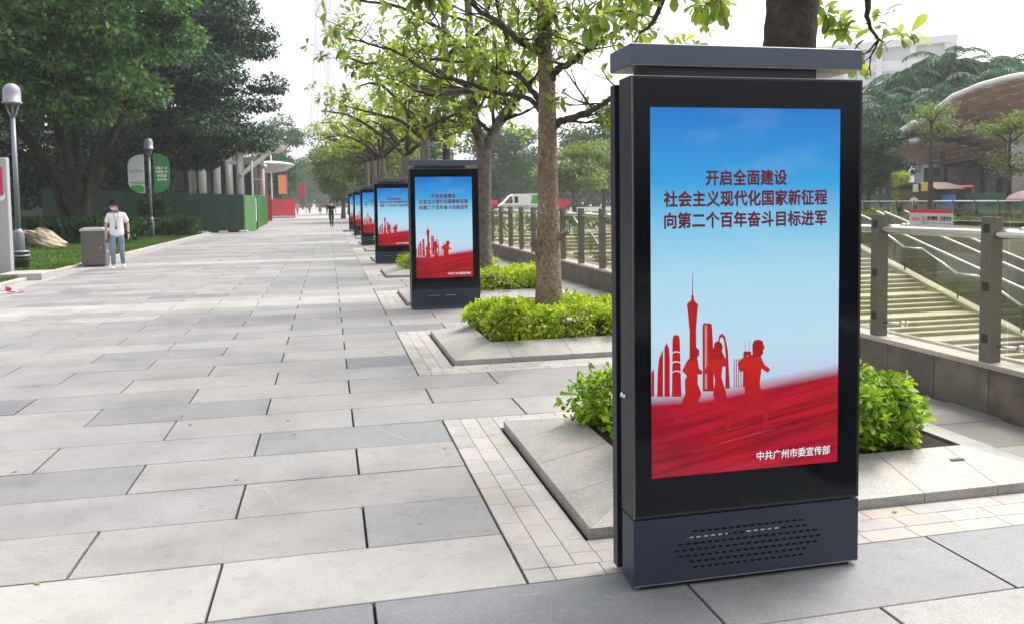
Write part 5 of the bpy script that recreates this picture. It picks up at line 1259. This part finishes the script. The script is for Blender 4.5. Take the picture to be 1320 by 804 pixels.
# boulder
rk = MB(); n1, n2 = 18, 10; vs = []; r3 = random.Random(5)
for j in range(n2+1):
    ph = PI*j/n2
    for i in range(n1):
        th = 2*PI*i/n1; a = math.sin(ph)*math.cos(th); b = math.sin(ph)*math.sin(th); c = math.cos(ph)
        f = 1+.18*math.sin(3*th+2*ph)+.12*math.sin(5*ph+th*2+1)+r3.uniform(-.07, .07)
        vs.append((a*.70*f, b*.5*f, max(-.1, c*.38*f+.18-.22*a*f)))
rk.add(vs, [(j*n1+i, j*n1+(i+1) % n1, (j+1)*n1+(i+1) % n1, (j+1)*n1+i) for j in range(n2) for i in range(n1)])
ro = rk.build('boulder', 'rock', label='brown angular boulder on the lawn behind the litter bin', category='rock'); ro.location = (-10.75, 34.8, .22)
# litter bin
lb_ = thing('litter_bin', 'brown steel litter bin with a pale lid beside the man in white', 'litter bin', (-6.46, 25.1, 0))
MB().box(-.31, .31, -.22, .26, .06, 1.0, .012).build('body', 'bin', lb_); MB().box(-.33, .33, -.25, .29, 1.0, 1.07, .01).box(-.27, .27, -.2, .22, 1.07, 1.10, .01).build('lid', 'bin_lid', lb_)
MB().box(-.28, .28, -.18, .22, 0, .06).build('foot', 'steel_dark', lb_); MB().box(.311, .316, -.16, .2, .66, .93).build('opening', 'void', lb_)
MB().box(.311, .316, -.18, .22, .1, .6).build('door', 'bin', lb_)
MB().box(-.27, .27, -.2235, -.22, .1, .93).build('front_panel', 'bin', lb_); MB().box(.19, .22, -.236, -.2235, .5, .56).build('handle', 'bin_lid', lb_)
link('symbol', text_mesh('可回收', 'white', (-.12, .14, .38, .46), lambda a, b: (.3175, a, b), .0), lb_)
# small things on the lawn: ground cover and hedges
leafy_box('ground_cover', 'dark green ground cover plants under the ficus', 'ground cover', -24, -8.6, 37.5, 43.5, .05, .95, 26000, .3, 'cover', 'stuff')
leafy_box('shrub', 'dark leafy shrub between the street lamp and the boulder', 'shrub', -13.6, -11.5, 33.2, 35.0, .05, 1.15, 4500, .22, 'cover')
leafy_box('hedge', 'low clipped dark hedge before the green site fence', 'hedge', -11.0, -6.95, 45.5, 48.7, .02, .95, 15000, .13, 'cover')
leafy_box('shrub', 'rounded dark shrub left of the second lamp post', 'shrub', -10.4, -8.9, 48.9, 50.2, .1, 1.9, 5000, .16, 'cover')
# green site fence
fe = thing('site_fence', 'green sheet fence around the building site, front coloured as if shaded, side as if lit', 'fence', (0, 0, 0))
def fence_run(p, q, n, h0, h1, mat, rib=True):
    p, q = Vector(p), Vector(q); d = (q-p)/n; un = d.normalized(); nn = Vector((un.y, -un.x, 0))
    for i in range(n):
        a = p+d*i; h = h0+(h1-h0)*(i+.5)/n; m = MB()
        m.obox(a+d*.5+Vector((0, 0, h/2)), (un, nn, (0, 0, 1)), d.length/2-.008, .02, h/2)
        for k in range(4): m.obox(a+d*(k+.5)/4+nn*.028+Vector((0, 0, h/2)), (un, nn, (0, 0, 1)), .03, .012, h/2-.02)
        m.build('panel', mat, fe)
fence_run((-16.2, 52.4, 0), (-4.95, 51.6, 0), 11, 2.75, 2.25, 'fence_shaded')
fence_run((-4.93, 51.65, 0), (-4.5, 54.3, 0), 3, 2.22, 2.22, 'fence_lit')
fence_run((-4.75, 57.5, 0), (-5.15, 74, 0), 8, 2.3, 2.35, 'fence_lit')
MB().box(-4.72, -4.68, 54.6, 57.2, .5, 2.1).build('poster', 'white_banner', fe)
MB().box(-4.80, -4.62, 54.5, 54.62, 0, 2.2).box(-4.80, -4.62, 57.2, 57.3, 0, 2.2).build('fence_post', 'fence_shaded', fe)
for k in range(6): MB().box(-11+k*1.15, -10.5+k*1.15, 51.3, 51.75, 0, .12, .02).build('foot_block', 'cream', fe)

# buildings behind the trees on the left
lbd = thing('dark_pavilion', 'dark building with a copper shell roof behind the ficus', 'building', (0, 0, 0))
MB().box(-60, -11, 78, 95, 0, 6.2).build('wall', 'dark_wall', lbd)
wm = MB().box(0, 2.3, -.12, 0, 0, 1.7).mesh('window', 'lglass')
fm = MB().box(0, .12, -.2, 0, 0, 5.8).mesh('mullion', 'steel_dark')
for i in range(14):
    for z_ in (.6, 3.0): link('window', wm, lbd, (-46+i*2.5, 78, z_))
    link('mullion', fm, lbd, (-46.18+i*2.5, 78, .1))
K, m_ = 8, 24
vs = [(-58+i*2.0, 74+j*2.5, 5.9+(6.2*math.sin(PI*min(1, j/K*.8)))*(.72+.28*math.cos((i-8)*.15))) for j in range(K+1) for i in range(m_+1)]
MB().add([(a, b, c+.2) for a, b, c in vs], [(j*(m_+1)+i, j*(m_+1)+i+1, (j+1)*(m_+1)+i+1, (j+1)*(m_+1)+i) for j in range(K) for i in range(m_)]).build('roof_shell', 'shell', lbd, True)
for j in range(K-3):
    for i in range(6, m_):
        a, b, c, d = [Vector(vs[q]) for q in (j*(m_+1)+i, j*(m_+1)+i+1, (j+1)*(m_+1)+i+1, (j+1)*(m_+1)+i)]
        o = Vector((0, -.25, .25)); MB().add([a+o*.6, (a+b)/2+o*1.6, b+o*.6, c+o, d+o], [(0, 1, 4), (1, 3, 4), (1, 2, 3)]).build('shingle', 'shell' if (i+j) % 2 else 'shell_pale', lbd)
wc = thing('white_column_pavilion', 'pavilion with white round columns and a brown eave behind the site fence', 'building', (0, 0, 0))
cm_ = MB().tube([(0, 0, 0), (0, 0, 6.4)], .32, 12).mesh('column', 'dull_white', True)
for i, (x, y) in enumerate([(-10.4, 74), (-9.3, 74.5), (-8.35, 75), (-7.5, 75.5), (-11.4, 75), (-6.2, 82)]): link('column', cm_, wc, (x, y, 0))
MB().bar((-7.4, 75, 4.2), (-4.6, 76, 6.6), .35).build('strut', 'cream', wc)
MB().box(-11.5, -7.6, 73.4, 73.7, 5.1, 5.35).build('pipe', 'dull_white', wc)
MB().prismz([(-12, 73), (-3.6, 76), (-4.5, 82), (-12, 84)], 6.5, 6.9).build('roof', 'shell_pale', wc)
MB().box(-13, -6.6, 84, 90, 0, 6.3).build('rear_wall', 'grey_conc', wc)
for i in range(5): MB().box(-12.6+i*1.2, -11.8+i*1.2, 83.9, 84.0, 1, 5.5).build('window', 'dglass', wc)
mr = thing('membrane_roof', 'white disc shaped membrane roof beyond the dark tree', 'canopy', (-6.4, 100, 0))
MB().lathe([(.3, 5.3), (1.6, 5.5), (2.6, 6.1), (2.7, 6.3), (2.2, 6.45), (1.2, 6.6), (.4, 6.7), (.05, 6.7)], n=24).build('membrane', 'dull_white', mr, True); MB().tube([(0, 0, 0), (0, 0, 7.4)], .09, 8).build('mast', 'white', mr)
cc = thing('camera_mast', 'white mast with a bracket and a surveillance camera behind the green fence', 'mast', (-6.0, 70, 0))
MB().tube([(0, 0, 0), (0, 0, 5.2)], .08, 8).build('pole', 'white', cc); MB().bar((0, 0, 5.0), (1.1, 0, 5.0), .07).bar((0, 0, 3.7), (.8, 0, 3.7), .06).build('arm', 'white', cc)
MB().lathe([(.05, 4.95), (.2, 4.8), (.2, 4.65), (.05, 4.5)], (1.0, 0, 0), 10).build('camera_dome', 'bin_lid', cc, True)
tl = thing('tall_lamp_post', 'tall thin dark lamp post rising behind the second kiosk', 'street lamp', (4.3, 30, 0))
MB().tube([(0, 0, 0), (0, 0, 4.6), (0, 0, 11)], [.17, .14, .10], 12).build('pole', 'steel_dark', tl, True); MB().lathe([(.22, 0), (.22, .5), (.17, .55)], n=12).build('base', 'lamp_grey', tl)
MB().bar((0, 0, 10.9), (-1.6, 0, 11.2), .1).build('arm', 'lamp_grey', tl); MB().box(-2.3, -1.5, -.15, .15, 11.1, 11.25, .02).build('lamp_head', 'lamp_dome', tl)

# ================================================================== Tower in the haze
def tower():
    t = thing('lattice_tower', 'very tall waisted lattice tower almost lost in the white haze', 'tower', (4, 600, 0))
    H = 168; m = MB(); n = 22
    rad = lambda z: 18.5-9.0*min(1, z/130)**1.15
    for k in range(n):
        for tw_ in (.55,):
            pts = []
            for j in range(15):
                z = H*j/14; a = 2*PI*k/n+tw_*j/14*1.4; r = rad(z); pts.append((math.cos(a)*r, math.sin(a)*r*.8, z))
            MB().tube(pts, .55, 5, False).build('lattice_column', 'tower', t)
    for j in range(1, 28):
        z = H*j/28; r = rad(z); MB().tube([(math.cos(2*PI*q/24)*r, math.sin(2*PI*q/24)*r*.8, z+.06*r*math.cos(2*PI*q/24)) for q in range(25)], .3, 4, False).build('lattice_ring', 'tower', t)
    MB().tube([(0, 0, 0), (0, 0, H)], [5, 4.2], 12).build('core', 'tower', t)
tower()

# ================================================================== PEOPLE
def skin(verts, edges, radii, sub=2, root=0):
    me = bpy.data.meshes.new('skin'); me.from_pydata(verts, edges, [])
    o = bpy.data.objects.new('skin_source', me); C.objects.link(o)
    md = o.modifiers.new('s', 'SKIN'); md.use_smooth_shade = True; md.branch_smoothing = .3
    for i, r in enumerate(radii):
        r = r if isinstance(r, tuple) else (r, r); me.skin_vertices[0].data[i].radius = r; me.skin_vertices[0].data[i].use_root = (i == root)
    sb_ = o.modifiers.new('u', 'SUBSURF'); sb_.levels = sub; sb_.render_levels = sub
    bpy.context.view_layer.update()
    out = bpy.data.meshes.new_from_object(o.evaluated_get(bpy.context.evaluated_depsgraph_get()))
    C.objects.unlink(o); bpy.data.objects.remove(o); return out
def person(label, loc, rz, P, top, bottom, shoe, hairm='hair', sleeves=True, skirt=False, hat=False, extras=None, sub=2, fingers=False, s=1.):
    """P: joint positions, figure faces -y; keys hip knee ankle toe (L,R), elbow hand"""
    t = thing('person', label, 'person', loc, rz)
    t.scale = (s, s, s)
    pel, wst, che, nck, hd_ = (0, 0, .95), (0, .0, 1.08), (0, .0, 1.28), (0, .01, 1.47), P.get('head', (0, -.02, 1.60))
    V = [pel, wst, che, (0, .005, 1.42), nck, hd_, (hd_[0], hd_[1]+.005, hd_[2]+.09)]; E = [(0, 1), (1, 2), (2, 3), (3, 4), (4, 5), (5, 6)]
    Rr = [(.135, .10), (.125, .095), (.15, .105), (.10, .08), (.055, .055), (.082, .095), (.075, .085)]
    for sd, k in ((-1, 'L'), (1, 'R')):
        b = len(V); hip = (sd*.095, 0, .90); V += [hip, P['knee'+k], P['ankle'+k], P['toe'+k]]; E += [(0, b), (b, b+1), (b+1, b+2), (b+2, b+3)]; Rr += [.085, .055, .037, .038]
        b = len(V); shd = (sd*.185, .01, 1.40); el = P['elbow'+k]; hn = P['hand'+k]; hv = Vector(hn)-Vector(el); hv.normalize(); pm_ = Vector(hn)+hv*.05
        V += [shd, el, hn, tuple(pm_)]; E += [(3, b), (b, b+1), (b+1, b+2), (b+2, b+3)]; Rr += [.055, .04, .026, (.036, .02)]
        if fingers:
            side = Vector((0, 1, 0)); pb = b+3
            for q, (off, ln) in enumerate(((-.028, .07), (-.010, .08), (.010, .075), (.028, .06))):
                a = pm_+side*off+hv*.025; c = a+hv*ln*.5+Vector((-sd*.006, 0, 0)); d = c+hv*ln*.5+Vector((-sd*.016, 0, 0)); m0 = len(V)
                V += [tuple(a), tuple(c), tuple(d)]; E += [(pb, m0), (m0, m0+1), (m0+1, m0+2)]; Rr += [.0095, .0085, .007]
            a = Vector(hn)+hv*.02+side*-.03; m0 = len(V); V += [tuple(a), tuple(a+hv*.045+side*-.012)]; E += [(b+2, m0), (m0, m0+1)]; Rr += [.011, .009]
    body = skin(V, E, Rr, sub); body.materials.clear(); body.materials.append(MT['skin']); link('body', body, t)
    # trousers
    if not skirt:
        tv = [(0, 0, .98), (0, 0, .90)]; te = [(0, 1)]; tr = [(.175, .125), (.175, .125)]
        for sd, k in ((-1, 'L'), (1, 'R')):
            b = len(tv); a = P['ankle'+k]; kn_ = P['knee'+k]; an = Vector(a).lerp(Vector(kn_), .03)
            tv += [(sd*.095, 0, .86), tuple(Vector((sd*.095, 0, .86)).lerp(Vector(kn_), .5)), kn_, tuple(an)]; te += [(1, b), (b, b+1), (b+1, b+2), (b+2, b+3)]; tr += [.098, .086, .068, .058]
        m = skin(tv, te, tr, sub); m.materials.clear(); m.materials.append(MT[bottom]); link('trousers', m, t)
    else:
        MB().lathe([(.15, 1.02), (.19, .85), (.25, .55), (.27, .42)], n=14).build('skirt', bottom, t, True)
    # top
    sv = [(0, 0, .79), (0, 0, 1.0), (0, 0, 1.25), (0, .005, 1.385), (0, .01, 1.475)]; se = [(0, 1), (1, 2), (2, 3), (3, 4)]; sr = [(.205, .15), (.185, .135), (.185, .13), (.165, .11), (.092, .085)]
    if sleeves:
        for sd, k in ((-1, 'L'), (1, 'R')):
            b = len(sv); el = Vector(P['elbow'+k]); sh_ = Vector((sd*.165, .01, 1.385)); sv += [tuple(sh_), tuple(sh_.lerp(el, .8))]; se += [(3, b), (b, b+1)]; sr += [.082, .075]
    m = skin(sv, se, sr, sub); m.materials.clear(); m.materials.append(MT[top]); link('shirt', m, t)
    # shoes
    for k in 'LR':
        a, b = Vector(P['ankle'+k]), Vector(P['toe'+k]); d = (b-a); d.z = 0; d.normalize()
        z0 = min(a.z-.085, b.z-.03)
        m = skin([tuple(a-d*.05+Vector((0, 0, -.045))), tuple(a+d*.06+Vector((0, 0, -.045))), tuple(b+d*.03+Vector((0, 0, .0)))], [(0, 1), (1, 2)], [(.045, .045), (.05, .042), (.04, .03)], 2)
        m.materials.clear(); m.materials.append(MT[shoe]); link('shoe', m, t)
    hx, hy, hz = hd_
    # hair cap or hat
    hh = MB(); nn, mm = 16, 7; vs = []
    for j in range(mm+1):
        ph = (PI*.56)*j/mm
        for i in range(nn):
            th = 2*PI*i/nn; fr_ = .5-.5*math.sin(th) # 1 at -y front
            rr_ = (.104 if not hat else .108); low = 1-.35*max(0, fr_-.6)*2.5*(j/mm)
            vs.append((hx+rr_*.86*math.sin(ph)*math.cos(th), hy+.012+rr_*1.02*math.sin(ph)*math.sin(th), hz+.055+rr_*.95*math.cos(ph)*1.0*(1 if math.cos(ph) > 0 else low)))
    hh.add(vs, [(j*nn+i, (j+1)*nn+i, (j+1)*nn+(i+1) % nn, j*nn+(i+1) % nn) for j in range(mm) for i in range(nn)]); hh.build('hair', hairm, t, True)
    if hat:
        MB().lathe([(.10, .075+hz), (.158, .045+hz), (.16, .05+hz), (.112, .095+hz), (.104, .145+hz), (.075, .175+hz), (.01, .182+hz)], (hx, hy, 0), 20).build('hat', hairm, t, True)
    if fingers:   # face: nose, mouth area, eyes, ears
        f = MB(); f.add([(hx-.014, hy-.094, hz), (hx+.014, hy-.094, hz), (hx, hy-.118, hz-.002), (hx, hy-.094, hz+.04)], [(0, 2, 3), (2, 1, 3), (0, 1, 2)]); f.build('nose', 'skin', t)
        e = MB()
        for sx in (-1, 1): e.lathe([(.002, -.006), (.011, 0), (.002, .006)], (hx+sx*.032, hy-.089, hz+.028), 8)
        e.build('eyes', 'black', t)
        er = MB()
        for sx in (-1, 1): er.lathe([(.004, -.03), (.013, -.015), (.015, .012), (.004, .03)], (hx+sx*.083, hy+.01, hz), 8)
        er.build('ears', 'skin', t)
    if extras: extras(t)
    return t
def white_extras(t):
    # lowered mask on the chin, lanyard, wrist watch
    hx, hy, hz = (-.05, -.045, 1.60)
    MB().tube([(hx-.07, hy-.03, hz-.025), (hx-.03, hy-.095, hz-.05), (hx+.03, hy-.095, hz-.05), (hx+.07, hy-.03, hz-.025)], [.012, .034, .034, .012], 8).build('face_mask', 'mask', t, True)
    MB().tube([(-.05, -.09, 1.43), (-.02, -.135, 1.25), (0, -.135, 1.1)], .006, 5).tube([(.06, -.08, 1.43), (.03, -.135, 1.25), (0, -.135, 1.1)], .006, 5).box(-.03, .03, -.145, -.135, 1.02, 1.1).build('lanyard', 'cloth_grey', t)
    MB().tube([(.262, -.03, .93), (.268, -.035, .905)], .036, 10).build('wrist_watch', 'black', t)
PW = dict(head=(-.05, -.045, 1.60), kneeL=(-.10, -.09, .50), ankleL=(-.105, -.02, .10), toeL=(-.13, -.17, .045), kneeR=(.10, -.05, .49), ankleR=(.11, .14, .12), toeR=(.13, .02, .05), elbowL=(-.25, .03, 1.12), handL=(-.25, -.05, .88), elbowR=(.255, .05, 1.13), handR=(.27, -.03, .88))
person('young man in a white T-shirt, blue jeans and dark hat walking beside the litter bin', (-5.56, 23.75, 0), .12, PW, 'shirt', 'jeans', 'shoe_white', hat=True, extras=white_extras, fingers=True, s=1.05)
PB = dict(head=(0, -.02, 1.60), kneeL=(-.08, -.1, .5), ankleL=(-.07, .0, .1), toeL=(-.08, -.14, .04), kneeR=(.07, -.03, .49), ankleR=(.05, .17, .14), toeR=(.05, .06, .05), elbowL=(-.29, .03, 1.13), handL=(-.30, -.05, .9), elbowR=(.29, .03, 1.13), handR=(.30, -.04, .9))
person('man in black T-shirt and black trousers walking away down the promenade', (.2, 58.7, 0), PI, PB, 'black_cloth', 'black_cloth', 'black_cloth', s=1.06)
def bag(t): MB().box(-.16, .16, .12, .26, 1.05, 1.42, .03).build('rucksack', 'black_cloth', t)
person('distant person in an orange shirt and grey trousers among the walkers', (-4.55, 128, 0), PI+.2, PB, 'cloth_orange', 'cloth_grey', 'black_cloth', sub=1, s=1.08)
person('distant woman in a black dress at the left of the walkers', (-9.6, 130, 0), PI-.3, PB, 'black_cloth', 'black_cloth', 'shoe_white', skirt=True, sub=1, s=1.05)
person('distant person in pale blue with a dark skirt, right of the orange shirt', (-1.2, 126, 0), PI, PB, 'cloth_blue', 'cloth_blue', 'black_cloth', skirt=True, sub=1, s=1.03)
person('distant person with a black rucksack at the right of the walkers', (-.2, 131, 0), PI, PB, 'cloth_blue', 'cloth_grey', 'black_cloth', sub=1, extras=bag, s=1.06)
person('distant person in dark clothes between the orange and blue walkers', (-3.0, 138, 0), PI, PB, 'cloth_grey', 'black_cloth', 'black_cloth', sub=1, s=1.05)
person('small figure in white standing by the far hoarding', (44.3, 55.0, 0), -.8, PB, 'shirt', 'cloth_grey', 'black_cloth', sub=1)

# ================================================================== AIR
def haze(density=.00045):
    m = bpy.data.materials.new('haze_air'); m.use_nodes = True; t = m.node_tree; t.nodes.clear()
    o = t.nodes.new('ShaderNodeOutputMaterial'); v = t.nodes.new('ShaderNodeVolumePrincipled')
    v.inputs['Color'].default_value = (.97, .985, 1, 1); v.inputs['Density'].default_value = density; v.inputs['Anisotropy'].default_value = .2
    t.links.new(v.outputs[0], o.inputs['Volume'])
    MT['haze'] = m
    MB().box(-905, 905, -45, 1505, -8.3, 175).build('haze', 'haze', kind='stuff')
haze()
